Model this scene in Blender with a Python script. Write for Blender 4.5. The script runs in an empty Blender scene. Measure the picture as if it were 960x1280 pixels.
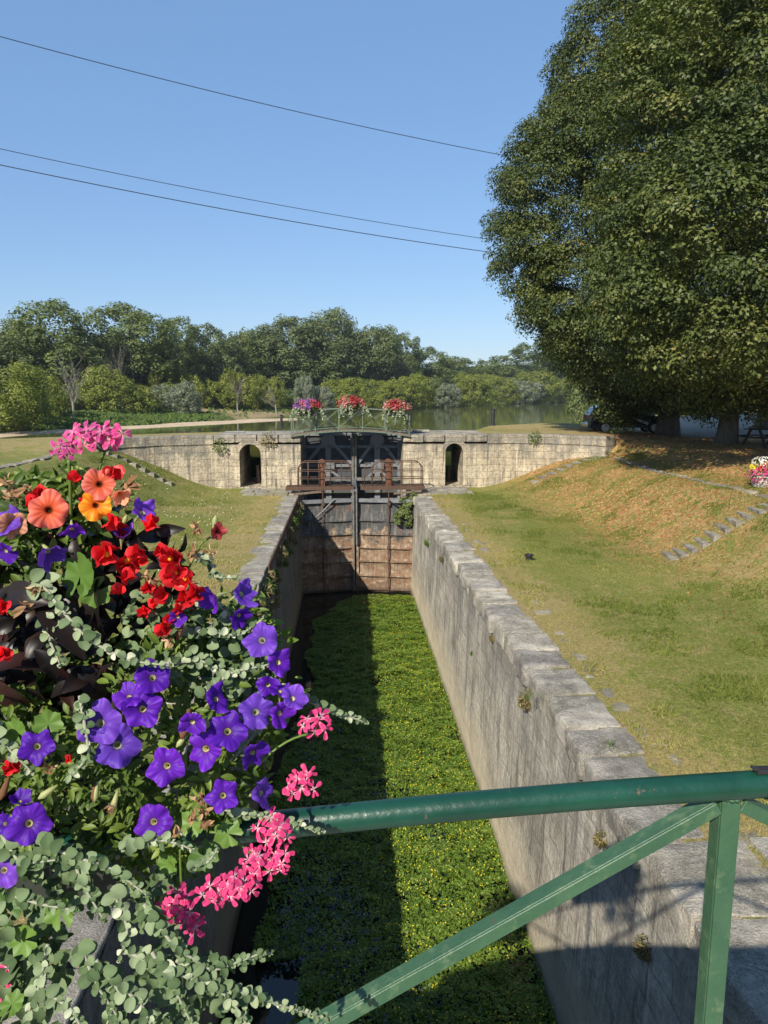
import bpy, bmesh, math, random
import numpy as np
from mathutils import Vector, Matrix, Euler
R_ = math.radians
SC = bpy.context.scene
COL = SC.collection
rng = np.random.default_rng(7)
random.seed(7)

# ------------------------------------------------------------------ camera frame (used to site things at a chosen distance)
F = 924.0; EZ = 9.06
PITCH = math.atan(151 / F); YAW = R_(3.057)
FW = np.array([math.sin(YAW) * math.cos(PITCH), math.cos(YAW) * math.cos(PITCH), -math.sin(PITCH)])
RT = np.array([math.cos(YAW), -math.sin(YAW), 0.0]); UP = np.cross(RT, FW)

def at(px, py, y):
    d = FW * F + RT * (px - 480) + UP * (640 - py)
    p = d * (y / d[1]); return np.array([p[0], y, EZ + p[2]])

def atz(px, py, z):
    d = FW * F + RT * (px - 480) + UP * (640 - py)
    t = (z - EZ) / d[2]; return np.array([d[0] * t, d[1] * t, z])

def ss(a, b, x):
    t = np.clip((np.asarray(x, float) - a) / (b - a), 0, 1); return t * t * (3 - 2 * t)

# ------------------------------------------------------------------ mesh helpers
def tag(o, label=None, cat=None, group=None, kind=None):
    if label: o['label'] = label
    if cat: o['category'] = cat
    if group: o['group'] = group
    if kind: o['kind'] = kind
    return o

def empty(name, loc, rz=0.0):
    o = bpy.data.objects.new(name, None); COL.objects.link(o)
    o.location = loc; o.rotation_euler = (0, 0, rz); o.empty_display_size = 0.2
    return o

def link(name, me, mats, parent=None, loc=None, smooth=False):
    if mats is not None:
        for m in (mats if isinstance(mats, (list, tuple)) else [mats]): me.materials.append(m)
    if smooth: me.shade_smooth()
    o = bpy.data.objects.new(name, me); COL.objects.link(o)
    if parent is not None: o.parent = parent
    if loc is not None: o.location = loc
    return o

def fast_mesh(name, V, Fc, attrs=None, midx=None):
    """V (n,3), Fc (m,k) uniform polygons, attrs {name:(n,)}"""
    V = np.asarray(V, np.float32); Fc = np.asarray(Fc, np.int32)
    me = bpy.data.meshes.new(name); m, k = Fc.shape
    me.vertices.add(len(V)); me.vertices.foreach_set('co', V.ravel())
    me.loops.add(m * k); me.loops.foreach_set('vertex_index', Fc.ravel())
    me.polygons.add(m)
    me.polygons.foreach_set('loop_start', np.arange(0, m * k, k, dtype=np.int32))
    if midx is not None: me.polygons.foreach_set('material_index', np.asarray(midx, np.int32))
    me.update(calc_edges=True)
    for a, vals in (attrs or {}).items():
        at_ = me.attributes.new(a, 'FLOAT', 'POINT'); at_.data.foreach_set('value', np.asarray(vals, np.float32))
    return me

class MB:
    def __init__(s): s.v = []; s.f = []; s.m = []
    def add(s, V, Fs, mi=0):
        b = len(s.v); s.v += [tuple(map(float, p)) for p in V]
        s.f += [tuple(b + i for i in f) for f in Fs]; s.m += [mi] * len(Fs)
    def box(s, c, size, rot=None, mi=0, jit=0):
        h = [q / 2 for q in size]; V = []
        for z in (-1, 1):
            for y in (-1, 1):
                for x in (-1, 1): V.append(Vector((x * h[0], y * h[1], z * h[2])))
        if jit: V = [p + Vector([random.uniform(-jit, jit) for _ in range(3)]) for p in V]
        if rot is not None: V = [rot @ p for p in V]
        V = [p + Vector(c) for p in V]
        s.add(V, [(0, 2, 3, 1), (4, 5, 7, 6), (0, 1, 5, 4), (2, 6, 7, 3), (0, 4, 6, 2), (1, 3, 7, 5)], mi)
        return s
    def span(s, lo, hi, mi=0, jit=0):
        return s.box([(a + b) / 2 for a, b in zip(lo, hi)], [b - a for a, b in zip(lo, hi)], None, mi, jit)
    def bar(s, a, b, w, d, upv=(0, 0, 1), mi=0):
        a = Vector(a); b = Vector(b); z = (b - a); L = z.length; z.normalize()
        u = Vector(upv); x = z.cross(u)
        if x.length < 1e-4: x = z.cross(Vector((1, 0, 0)))
        x.normalize(); y = z.cross(x)
        M = Matrix((x, y, z)).transposed()
        return s.box((a + b) / 2, (w, d, L), M, mi)
    def tube(s, pts, r, n=8, mi=0, cap=True):
        pts = [Vector(p) for p in pts]; N = len(pts)
        rr = r if isinstance(r, (list, tuple, np.ndarray)) else [r] * N
        V = []; prev = None
        for i, p in enumerate(pts):
            t = (pts[min(i + 1, N - 1)] - pts[max(i - 1, 0)])
            if t.length < 1e-7: t = Vector((0, 0, 1))
            t.normalize()
            if prev is None:
                a = Vector((0, 0, 1)) if abs(t.z) < .9 else Vector((1, 0, 0)); x = t.cross(a).normalized()
            else:
                x = (prev - t * prev.dot(t)); x = x.normalized() if x.length > 1e-5 else t.cross(Vector((0, 0, 1))).normalized()
            prev = x; y = t.cross(x)
            for k in range(n):
                a = 2 * math.pi * k / n; V.append(p + (x * math.cos(a) + y * math.sin(a)) * rr[i])
        Fs = [(i * n + k, i * n + (k + 1) % n, (i + 1) * n + (k + 1) % n, (i + 1) * n + k) for i in range(N - 1) for k in range(n)]
        if cap: Fs += [tuple(range(n - 1, -1, -1)), tuple((N - 1) * n + k for k in range(n))]
        s.add(V, Fs, mi); return s
    def lathe(s, prof, c=(0, 0, 0), n=16, mi=0, axis=None):
        V = []; M = axis if axis is not None else Matrix.Identity(3)
        for r, z in prof:
            for k in range(n):
                a = 2 * math.pi * k / n; V.append(M @ Vector((r * math.cos(a), r * math.sin(a), z)) + Vector(c))
        N = len(prof)
        Fs = [(i * n + k, i * n + (k + 1) % n, (i + 1) * n + (k + 1) % n, (i + 1) * n + k) for i in range(N - 1) for k in range(n)]
        Fs += [tuple(range(n - 1, -1, -1)), tuple((N - 1) * n + k for k in range(n))]
        s.add(V, Fs, mi); return s
    def prism(s, poly, y0, y1, mi=0):
        """poly in (x,z), extruded along y"""
        n = len(poly); V = [(x, y0, z) for x, z in poly] + [(x, y1, z) for x, z in poly]
        Fs = [tuple(range(n)), tuple(range(2 * n - 1, n - 1, -1))] + [((k + 1) % n, k, n + k, n + (k + 1) % n) for k in range(n)]
        s.add(V, Fs, mi); return s
    def build(s, name, mats, parent=None, smooth=False, bevel=0, seg=1, loc=None):
        me = bpy.data.meshes.new(name); me.from_pydata(s.v, [], s.f)
        me.polygons.foreach_set('material_index', s.m); me.update()
        bm = bmesh.new(); bm.from_mesh(me); bmesh.ops.recalc_face_normals(bm, faces=bm.faces); bm.to_mesh(me); bm.free()
        o = link(name, me, mats, parent, loc, smooth)
        if bevel:
            b = o.modifiers.new('bevel', 'BEVEL'); b.width = bevel; b.segments = seg; b.limit_method = 'ANGLE'; b.angle_limit = R_(35)
        return o

# value noise usable from numpy
_perm = np.random.default_rng(3).random((64, 64, 64)).astype(np.float32)
def vnoise(x, y, z=0.0):
    x = np.asarray(x, float); y = np.asarray(y, float); z = np.asarray(z, float) + 0 * x
    x0 = np.floor(x).astype(int); y0 = np.floor(y).astype(int); z0 = np.floor(z).astype(int)
    fx = x - x0; fy = y - y0; fz = z - z0
    fx = fx * fx * (3 - 2 * fx); fy = fy * fy * (3 - 2 * fy); fz = fz * fz * (3 - 2 * fz)
    g = lambda i, j, k: _perm[(x0 + i) % 64, (y0 + j) % 64, (z0 + k) % 64]
    a = g(0, 0, 0) * (1 - fx) + g(1, 0, 0) * fx; b = g(0, 1, 0) * (1 - fx) + g(1, 1, 0) * fx
    c = g(0, 0, 1) * (1 - fx) + g(1, 0, 1) * fx; d = g(0, 1, 1) * (1 - fx) + g(1, 1, 1) * fx
    return (a * (1 - fy) + b * fy) * (1 - fz) + (c * (1 - fy) + d * fy) * fz
def fbm(x, y, z=0.0, o=3):
    s = 0; a = .5; t = 0
    for i in range(o):
        s = s + a * vnoise(np.asarray(x) * 2 ** i + 7 * i, np.asarray(y) * 2 ** i + 3 * i, np.asarray(z) * 2 ** i); t += a; a /= 2
    return s / t

# ------------------------------------------------------------------ material helpers
class NT:
    def __init__(s, name):
        s.mat = bpy.data.materials.new(name); s.mat.use_nodes = True; s.t = s.mat.node_tree
        s.t.nodes.clear(); s.out = s.n('ShaderNodeOutputMaterial')
    def n(s, t, **kw):
        nd = s.t.nodes.new(t)
        for k, v in kw.items(): setattr(nd, k, v)
        return nd
    def l(s, a, b): s.t.links.new(a, b)
    def coord(s, kind='Object'): return s.n('ShaderNodeTexCoord').outputs[kind]
    def attr(s, name): return s.n('ShaderNodeAttribute', attribute_name=name).outputs['Fac']
    def mapped(s, vec, scale=(1, 1, 1), loc=(0, 0, 0)):
        m = s.n('ShaderNodeMapping'); m.inputs['Scale'].default_value = scale; m.inputs['Location'].default_value = loc
        s.l(vec, m.inputs['Vector']); return m.outputs[0]
    def noise(s, vec, scale, detail=4, rough=.55, dist=0):
        n = s.n('ShaderNodeTexNoise'); n.inputs['Scale'].default_value = scale; n.inputs['Detail'].default_value = detail
        n.inputs['Roughness'].default_value = rough; n.inputs['Distortion'].default_value = dist
        s.l(vec, n.inputs['Vector']); return n.outputs['Fac']
    def vor(s, vec, scale, out='Distance', feature='F1'):
        n = s.n('ShaderNodeTexVoronoi', feature=feature); n.inputs['Scale'].default_value = scale; s.l(vec, n.inputs['Vector'])
        return n.outputs[out]
    def ramp(s, fac, stops, interp='LINEAR'):
        r = s.n('ShaderNodeValToRGB'); r.color_ramp.interpolation = interp
        e = r.color_ramp.elements
        while len(e) < len(stops): e.new(.5)
        for i, (p, c) in enumerate(stops):
            e[i].position = p; e[i].color = (*c, 1) if len(c) == 3 else c
        s.l(fac, r.inputs[0]); return r.outputs[0]
    def fr(s, fac, a, b, lo=0., hi=1.):
        m = s.n('ShaderNodeMapRange'); m.inputs[1].default_value = a; m.inputs[2].default_value = b
        m.inputs[3].default_value = lo; m.inputs[4].default_value = hi; s.l(fac, m.inputs[0]); return m.outputs[0]
    def mix(s, fac, a, b, mode='MIX'):
        m = s.n('ShaderNodeMix', data_type='RGBA', blend_type=mode)
        for sock, v in ((m.inputs[0], fac), (m.inputs[6], a), (m.inputs[7], b)):
            if isinstance(v, (int, float)): sock.default_value = v
            elif isinstance(v, tuple): sock.default_value = (*v, 1) if len(v) == 3 else v
            else: s.l(v, sock)
        return m.outputs[2]
    def math(s, op, a, b=None):
        m = s.n('ShaderNodeMath', operation=op)
        for sock, v in ((m.inputs[0], a), (m.inputs[1], b)):
            if v is None: continue
            if isinstance(v, (int, float)): sock.default_value = v
            else: s.l(v, sock)
        return m.outputs[0]
    def sep(s, vec): n = s.n('ShaderNodeSeparateXYZ'); s.l(vec, n.inputs[0]); return n.outputs
    def comb(s, x, y, z):
        n = s.n('ShaderNodeCombineXYZ')
        for sock, v in zip(n.inputs, (x, y, z)):
            if isinstance(v, (int, float)): sock.default_value = v
            else: s.l(v, sock)
        return n.outputs[0]
    def bump(s, h, strength=.5, dist=.02, normal=None):
        b = s.n('ShaderNodeBump'); b.inputs['Strength'].default_value = strength; b.inputs['Distance'].default_value = dist
        s.l(h, b.inputs['Height'])
        if normal is not None: s.l(normal, b.inputs['Normal'])
        return b.outputs[0]
    def done(s, color, rough=.8, normal=None, metal=0, spec=.5, trans=0, tcol=None):
        p = s.n('ShaderNodeBsdfPrincipled')
        for sock, v in ((p.inputs['Base Color'], color), (p.inputs['Roughness'], rough), (p.inputs['Metallic'], metal), (p.inputs['Specular IOR Level'], spec)):
            if isinstance(v, (int, float)): sock.default_value = v
            elif isinstance(v, tuple): sock.default_value = (*v, 1)
            else: s.l(v, sock)
        if normal is not None: s.l(normal, p.inputs['Normal'])
        o = p.outputs[0]
        if trans:
            t = s.n('ShaderNodeBsdfTranslucent'); tc = tcol if tcol is not None else color
            if isinstance(tc, tuple): t.inputs[0].default_value = (*tc, 1)
            else: s.l(tc, t.inputs[0])
            m = s.n('ShaderNodeMixShader'); m.inputs[0].default_value = trans
            s.l(o, m.inputs[1]); s.l(t.outputs[0], m.inputs[2]); o = m.outputs[0]
        s.l(o, s.out.inputs[0]); return s.mat

def flat(name, col, rough=.6, metal=0, spec=.5, var=.25, scale=20, bump=.15, bd=.01):
    t = NT(name); c = t.coord(); n = t.noise(c, scale, 4)
    dk = tuple(q * (1 - var) for q in col); lt = tuple(min(1, q * (1 + var)) for q in col)
    return t.done(t.ramp(n, [(.3, dk), (.7, lt)]), rough, t.bump(n, bump, bd), metal, spec)

def leafmat(name, stops, trans=.3, rough=.5, spec=.4, tint=1.25):
    t = NT(name); a = t.attr('rnd'); c = t.ramp(a, stops)
    tc = t.mix(1.0, c, (tint, tint * 1.05, tint * .5), 'MULTIPLY')
    return t.done(c, rough, None, 0, spec, trans, tc)

M = {}
# --- masonry of lock walls (object coordinates are world metres)
def masonry(name, axis, lo, mid, hi, band=None, bw=.95, rh=.42, streak=1.0, joint=.55, axisang=None, lich=.35, topdark=None):
    t = NT(name); co = t.coord(); x, y, z = t.sep(co)
    u = {'y': y, 'x': x}[axis]
    uv = t.comb(u, z, 0)
    wob = t.n('ShaderNodeVectorMath', operation='ADD'); nz = t.n('ShaderNodeTexNoise'); nz.inputs['Scale'].default_value = 1.6
    t.l(co, nz.inputs['Vector']); sc = t.n('ShaderNodeVectorMath', operation='SCALE'); sc.inputs[3].default_value = .16
    t.l(nz.outputs['Color'], sc.inputs[0]); t.l(uv, wob.inputs[0]); t.l(sc.outputs[0], wob.inputs[1])
    b = t.n('ShaderNodeTexBrick'); b.inputs['Scale'].default_value = 1; b.inputs['Brick Width'].default_value = bw
    b.inputs['Row Height'].default_value = rh; b.inputs['Mortar Size'].default_value = .011; b.inputs['Mortar Smooth'].default_value = .6
    b.inputs['Color1'].default_value = (.43, .43, .43, 1); b.inputs['Color2'].default_value = (.57, .56, .55, 1); b.inputs['Mortar'].default_value = (.36, .36, .36, 1)
    t.l(wob.outputs[0], b.inputs['Vector'])
    n1 = t.noise(co, 1.1, 8, .6); n2 = t.noise(co, 9, 6, .65); n3 = t.noise(co, 45, 4, .6)
    base = t.ramp(n1, [(.3, lo), (.5, mid), (.72, hi)])
    base = t.mix(.5, base, b.outputs['Color'], 'OVERLAY')
    base = t.mix(t.fr(n2, .45, .7, 0, .6), base, tuple(q * .4 for q in lo))
    n4 = t.noise(t.mapped(co, (1, 1, 1), (5, 1, 8)), 19, 6, .75); base = t.mix(t.fr(n4, .38, .60, .5, 0), base, tuple(q * .4 for q in mid)); base = t.mix(t.fr(n3, .35, .6, .3, 0), base, tuple(q * .45 for q in mid))
    # water streaks run down the face
    st = t.noise(t.comb(t.math('MULTIPLY', u, 3.2), t.math('MULTIPLY', z, .22), t.math('MULTIPLY', x if axis == 'y' else y, .3)), 1.6, 6, .7)
    base = t.mix(t.math('MULTIPLY', t.fr(st, .5, .66, 0, .8), streak), base, (.055, .055, .058))
    st2 = t.noise(t.comb(t.math('MULTIPLY', u, 2.1), t.math('MULTIPLY', z, .15), 7.), 2.3, 6, .7)
    base = t.mix(t.math('MULTIPLY', t.fr(st2, .55, .72, 0, .55), streak), base, tuple(min(1, q * 1.25) for q in hi))
    base = t.mix(t.fr(b.outputs['Fac'], 0, 1, 0, joint), base, (.09, .085, .075))
    # pale lichen spots and dark pits
    v = t.noise(co, 22, 3, .8); base = t.mix(t.fr(v, .62, .72, 0, lich), base, (.55, .54, .5))
    v2 = t.noise(t.mapped(co, (1, 1, 1), (4, 9, 2)), 13, 4, .75); base = t.mix(t.fr(v2, .63, .7, 0, .75), base, (.05, .047, .04))
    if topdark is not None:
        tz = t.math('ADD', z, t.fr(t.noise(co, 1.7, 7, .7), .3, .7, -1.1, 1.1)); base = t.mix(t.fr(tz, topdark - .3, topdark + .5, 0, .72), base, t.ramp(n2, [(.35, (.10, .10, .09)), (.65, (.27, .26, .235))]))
    big = t.noise(t.mapped(co, (1, 1, 1), (8, 3, 1)), .55, 6, .7); base = t.mix(t.fr(big, .5, .68, 0, .45), base, (.10, .095, .085))
    if band is not None:
        tz = t.math('ADD', z, t.fr(t.noise(t.comb(t.math('MULTIPLY', u, .9), t.math('MULTIPLY', z, .5), 4.), 1.3, 7, .7), .3, .7, -1.5, 1.5)); base = t.mix(t.fr(tz, 2.6, 4.3, 0, .6), base, t.ramp(n2, [(.35, (.06, .06, .055)), (.65, (.24, .23, .20))]))
        h = t.math('ADD', z, t.fr(t.noise(co, .8, 5, .6), .3, .7, .35, -.35))
        bn = t.ramp(t.noise(t.comb(t.math('MULTIPLY', u, 1.2), t.math('MULTIPLY', z, 2.), 0), 1.5, 6, .6), [(.3, tuple(q * .72 for q in band)), (.7, band)])
        base = t.mix(t.fr(h, 1.75, .7, 0, .88), base, bn)
        base = t.mix(t.fr(z, .42, .12, 0, .8), base, (.05, .05, .03))
    hgt = t.math('ADD', t.math('MULTIPLY', n2, 1.0), t.math('MULTIPLY', b.outputs['Fac'], -.55)); hgt = t.math('ADD', hgt, t.math('MULTIPLY', n4, .9))
    return t.done(base, .92, t.bump(hgt, 1., .06), 0, .2)
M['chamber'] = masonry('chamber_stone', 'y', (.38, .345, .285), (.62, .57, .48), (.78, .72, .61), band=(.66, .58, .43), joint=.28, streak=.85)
M['chamber_l'] = masonry('chamber_stone_painted_shade', 'y', (.10, .105, .10), (.19, .19, .18), (.30, .29, .27), band=(.22, .2, .16), streak=.8)  # darker copy of the chamber stone, the left wall's shade put into its colours
M['wing'] = masonry('wing_stone', 'x', (.32, .28, .21), (.58, .50, .37), (.80, .70, .53), bw=.72, rh=.33, streak=1.0, joint=.04, lich=.6, topdark=6.3)

def stone(name, lo, hi, moss=.25, sc=4.):
    t = NT(name); co = t.coord(); n1 = t.noise(co, sc, 8, .65); n2 = t.noise(co, sc * 8, 5, .7); n3 = t.noise(co, .9, 4, .5)
    c = t.ramp(n1, [(.3, lo), (.7, hi)])
    c = t.mix(t.fr(n2, .42, .62, 0, .75), c, tuple(q * .35 for q in lo)); n5 = t.noise(t.mapped(co, (1, 1, 1), (2, 6, 1)), 17, 6, .75); c = t.mix(t.fr(n5, .4, .6, .55, 0), c, tuple(q * .7 for q in lo)); c = t.mix(t.fr(t.noise(co, 1.6, 5, .6), .45, .65, 0, .45), c, tuple(min(1, q * 1.25) for q in hi))
    sp = t.noise(t.mapped(co, (1, 1, 1), (3, 3, 3)), 26, 3, .8); c = t.mix(t.fr(sp, .6, .68, 0, .75), c, (.62, .61, .56))
    c = t.mix(t.fr(n3, .55, .75, 0, moss), c, (.12, .12, .04))
    ge = t.n('ShaderNodeObjectInfo').outputs['Random']
    c = t.mix(1., c, t.ramp(ge, [(0, (.78, .78, .8)), (1, (1.18, 1.16, 1.1))]), 'MULTIPLY')
    h = t.math('ADD', n1, t.math('ADD', t.math('MULTIPLY', n2, .5), n5))
    return t.done(c, .95, t.bump(h, 1., .05), 0, .15)
M['coping'] = stone('coping_stone', (.24, .225, .19), (.60, .56, .49), .3, 5.5)
M['slab'] = stone('slab_stone', (.26, .245, .21), (.52, .49, .43), .2, 7.)
M['rubble'] = stone('rubble_stone', (.24, .22, .18), (.48, .44, .37), .3, 7.)

# --- ground: lawn, dry grass, leaf litter, gravel
def ground_mat():
    t = NT('lawn_ground'); co = t.coord(); x, y, z = t.sep(co)
    nb = t.noise(co, .28, 5, .6); nm = t.noise(co, 1.7, 6, .65); nf = t.noise(co, 14, 5, .7); nff = t.noise(co, 70, 3, .7)
    g = t.ramp(nf, [(.25, (.095, .125, .025)), (.5, (.25, .27, .065)), (.75, (.44, .41, .15))])
    d = t.ramp(nf, [(.25, (.22, .155, .06)), (.5, (.44, .34, .15)), (.8, (.62, .50, .25))])
    dry = t.attr('dry'); k = t.math('ADD', dry, t.fr(nb, .35, .65, -.3, .4)); k = t.math('ADD', k, t.fr(nm, .3, .7, -.5, .5)); k = t.math('ADD', k, t.fr(t.noise(co, 6, 5, .7), .3, .7, -.4, .4))
    c = t.mix(t.fr(k, .25, .8, 0, .92), g, d)
    c = t.mix(t.fr(nff, .3, .6, .55, 0), c, (.03, .03, .012))
    bare = t.noise(t.mapped(co, (1, 1.6, 1), (11, 4, 0)), 2.6, 3, .5); c = t.mix(t.fr(bare, .68, .74, 0, .7), c, (.40, .29, .18))
    lit = t.attr('litter'); ls = t.vor(co, 13, 'Color'); lx = t.sep(ls)
    lc = t.ramp(lx[0], [(0, (.24, .10, .04)), (.5, (.46, .22, .085)), (1, (.58, .38, .17))])
    c = t.mix(t.math('MULTIPLY', t.fr(t.math('ADD', lx[1], t.fr(nm, .3, .7, -.35, .35)), .32, .45, 0, 1), lit), c, lc)
    gv = t.attr('gravel'); gc = t.ramp(nf, [(.3, (.30, .26, .21)), (.7, (.46, .40, .32))]); c = t.mix(gv, c, gc)
    mud = t.attr('mud'); c = t.mix(mud, c, t.ramp(nm, [(.3, (.03, .045, .012)), (.7, (.07, .09, .025))]))
    h = t.math('ADD', nf, t.math('MULTIPLY', nff, .6))
    return t.done(c, .95, t.bump(h, 1., .06), 0, .15)
M['ground'] = ground_mat()
M['grass'] = leafmat('grass_blade', [(0, (.08, .11, .02)), (.45, (.17, .20, .045)), (.7, (.26, .25, .085)), (1, (.38, .31, .14))], .3, .7, .15)
M['litter'] = leafmat('fallen_leaf', [(0, (.12, .055, .025)), (.4, (.28, .13, .05)), (.85, (.40, .22, .09)), (1, (.5, .38, .14))], .15, .8, .1)

def water_mat(name, col, rough, bs, bd):
    t = NT(name); co = t.coord(); n = t.noise(t.mapped(co, (1, .35, 1)), bs, 4, .6)
    return t.done(col, rough, t.bump(n, .12, bd), 0, .5)
M['canal'] = water_mat('canal_water', (.006, .007, .005), .04, 3, .01)
M['river'] = water_mat('river_water', (.075, .085, .028), .06, .5, .06)
t = NT('sand'); co = t.coord(); n = t.noise(co, .8, 6, .6); M['sand'] = t.done(t.ramp(n, [(.3, (.36, .27, .18)), (.7, (.52, .42, .30))]), .95, t.bump(n, .3, .1), 0, .1)
t = NT('far_bank_ground'); co = t.coord(); n = t.noise(co, .12, 6, .65); n2 = t.noise(co, 1.2, 5, .7)
c = t.ramp(n2, [(.3, (.035, .065, .014)), (.7, (.10, .16, .03))]); c = t.mix(t.math('MULTIPLY', t.attr('dry'), t.fr(n, .4, .55, .3, 1)), c, t.ramp(n2, [(.3, (.25, .18, .09)), (.7, (.45, .36, .2))]))
M['farbank'] = t.done(c, .95, t.bump(n2, 1., .5), 0, .1)

# --- metals and paint
def rusty(name, paint, rust, amt, rough=.55, sc=6., spec=.4, bands=False):
    t = NT(name); co = t.coord(); n = t.noise(co, sc, 8, .7); n2 = t.noise(co, sc * 6, 4, .6)
    c = t.mix(t.fr(n, .62 - amt * .35, .72 - amt * .3, 0, 1), t.ramp(n2, [(.3, tuple(q * .8 for q in paint)), (.7, tuple(q * 1.15 for q in paint))]), t.ramp(n2, [(.3, tuple(q * .55 for q in rust)), (.7, rust)]))
    return t.done(c, rough, t.bump(t.math('ADD', n, n2), .35, .01), 0, spec)
M['rust'] = rusty('rusty_steel', (.07, .045, .035), (.11, .065, .045), .6, .85, 5, .2)
M['jack'] = rusty('rusted_jack', (.10, .045, .03), (.15, .07, .04), .6, .85, 9, .2)
M['gateskin'] = rusty('gate_skin_paint', (.05, .055, .065), (.04, .04, .04), .3, .7, 2)
M['gategrey'] = rusty('gate_grey_paint', (.14, .148, .16), (.05, .055, .06), .2, .6, 3)
M['gatepost'] = rusty('gate_post_paint', (.13, .13, .125), (.07, .055, .045), .35, .7, 4)
M['black'] = flat('black_paint', (.018, .018, .02), .45)
M['verdigris'] = rusty('pale_green_paint', (.09, .135, .10), (.15, .13, .09), .3, .6, 7)
M['wood'] = flat('weathered_wood', (.13, .10, .075), .9, 0, .2, .35, 9, .5, .02)
M['darkwood'] = flat('dark_table_wood', (.055, .045, .04), .8, 0, .2, .35, 9, .4, .02)
M['concrete'] = flat('planter_concrete', (.38, .36, .32), .9, 0, .2, .2, 14, .4, .01)
M['planter'] = flat('planter_plastic', (.03, .035, .03), .6, 0, .3, .2, 14, .2, .005)
M['soil'] = flat('potting_soil', (.03, .022, .015), .95, 0, .1, .4, 50, .8, .02)

def gate_panel():
    t = NT('gate_panel_rusted'); co = t.coord(); x, y, z = t.sep(co)
    n = t.noise(co, 1.5, 8, .65); n2 = t.noise(co, 8, 6, .7); n3 = t.noise(co, 30, 4, .6)
    dark = t.ramp(n2, [(.3, (.035, .038, .04)), (.6, (.075, .078, .08)), (.8, (.2, .2, .19))])
    dark = t.mix(t.fr(t.noise(t.mapped(co, (1, 1, 1), (2, 0, 5)), 2.2, 6, .6), .6, .68, 0, .8), dark, (.17, .07, .045))
    och = t.ramp(n, [(.3, (.10, .065, .042)), (.5, (.19, .135, .092)), (.7, (.30, .255, .19))])
    och = t.mix(t.fr(t.noise(t.mapped(co, (1, 1, 2.2), (5, 0, 1)), 3.2, 7, .7), .5, .62, 0, .75), och, (.14, .065, .035)); och = t.mix(t.fr(t.noise(t.mapped(co, (1, 1, 1.6), (1, 7, 3)), 4, 7, .7), .54, .64, 0, .6), och, (.46, .40, .32))
    och = t.mix(t.fr(n2, .5, .7, 0, .7), och, (.22, .09, .04))
    sv = t.noise(t.comb(t.math('MULTIPLY', x, 4.), t.math('MULTIPLY', z, .5), 0), 2.5, 6, .7); och = t.mix(t.fr(sv, .5, .64, 0, .7), och, (.07, .045, .03))
    och = t.mix(t.fr(n3, .55, .68, 0, .65), och, (.1, .06, .04))
    dark = t.mix(t.fr(t.noise(t.comb(t.math('MULTIPLY', x, 3.), t.math('MULTIPLY', z, .6), 2.), 2.2, 6, .7), .5, .66, 0, .55), dark, (.24, .22, .19))
    h = t.math('ADD', z, t.fr(n, .3, .7, .75, -.75)); h = t.math('ADD', h, t.fr(n2, .3, .7, .35, -.35))
    c = t.mix(t.fr(h, 2.45, 2.65, 0, 1), och, dark)
    c = t.mix(t.fr(z, .35, .05, 0, .8), c, (.05, .035, .025))
    return t.done(c, .85, t.bump(t.math('ADD', n2, t.math('MULTIPLY', n3, .5)), .8, .03), 0, .3)
M['panel'] = gate_panel()

def rail_paint():
    t = NT('dark_green_gloss_paint'); co = t.coord(); n = t.noise(co, 28, 5, .65); n2 = t.noise(co, 140, 3, .6); n3 = t.noise(co, 6, 4, .6)
    c = t.ramp(n3, [(.35, (.0035, .032, .020)), (.65, (.007, .053, .034))])
    c = t.mix(t.fr(n, .68, .73, 0, .6), c, (.10, .12, .09))
    c = t.mix(t.fr(n2, .64, .69, 0, .6), c, (.012, .025, .018)); c = t.mix(t.fr(t.noise(t.mapped(co, (1, 1, 1), (3, 1, 2)), 34, 4, .7), .67, .70, 0, .85), c, (.13, .07, .045))
    sx, sy, sz = t.sep(co)
    return t.done(c, .34, t.bump(t.math('ADD', n, t.math('MULTIPLY', t.noise(co, 90, 3, .5), .5)), .45, .003), 0, .5)
M['rail'] = rail_paint()
def brace_paint():
    t = NT('worn_green_paint'); co = t.coord(); n = t.noise(co, 22, 6, .7); n2 = t.noise(co, 90, 3, .6)
    c = t.ramp(t.noise(co, 7, 5, .6), [(.3, (.021, .064, .035)), (.7, (.046, .106, .056))])
    c = t.mix(t.fr(n, .55, .75, 0, .6), c, (.15, .21, .11)); c = t.mix(t.fr(t.noise(t.mapped(co, (1, 1, 1), (9, 1, 4)), 48, 4, .75), .64, .69, 0, .8), c, (.08, .06, .04))
    c = t.mix(t.fr(n2, .64, .7, 0, .6), c, (.02, .06, .04))
    return t.done(c, .5, t.bump(t.math('ADD', n, n2), .5, .003), 0, .4)
M['brace'] = brace_paint()
# ================================================================== CAMERA, SKY, SUN
cam = bpy.data.cameras.new('camera'); camo = bpy.data.objects.new('camera', cam); COL.objects.link(camo)
camo.location = (0, 0, EZ)
mt = Matrix((Vector(RT), Vector(UP), Vector(-FW))).transposed(); camo.rotation_euler = mt.to_euler()
cam.sensor_fit = 'VERTICAL'; cam.sensor_height = 36.0; cam.lens = 36.0 * F / 1280; cam.clip_end = 9000; cam.clip_start = .05
SC.camera = camo
SUN = Vector((.70, 1.28, -1.0)).normalized()          # direction the light travels
elev = math.asin(-SUN.z)
sl = bpy.data.lights.new('sun', 'SUN'); so = bpy.data.objects.new('sun', sl); COL.objects.link(so)
sl.energy = 5.0; sl.angle = R_(.55); sl.color = (1.0, .91, .76)
so.rotation_euler = SUN.to_track_quat('-Z', 'Y').to_euler(); so.location = (-20, -30, 40)
w = bpy.data.worlds.new('World'); SC.world = w; w.use_nodes = True; nt = w.node_tree
bg = nt.nodes['Background']; sky = nt.nodes.new('ShaderNodeTexSky'); sky.sky_type = 'NISHITA'; sky.sun_disc = False
sky.sun_elevation = elev; sky.sun_rotation = math.atan2(-SUN.x, -SUN.y)
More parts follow.
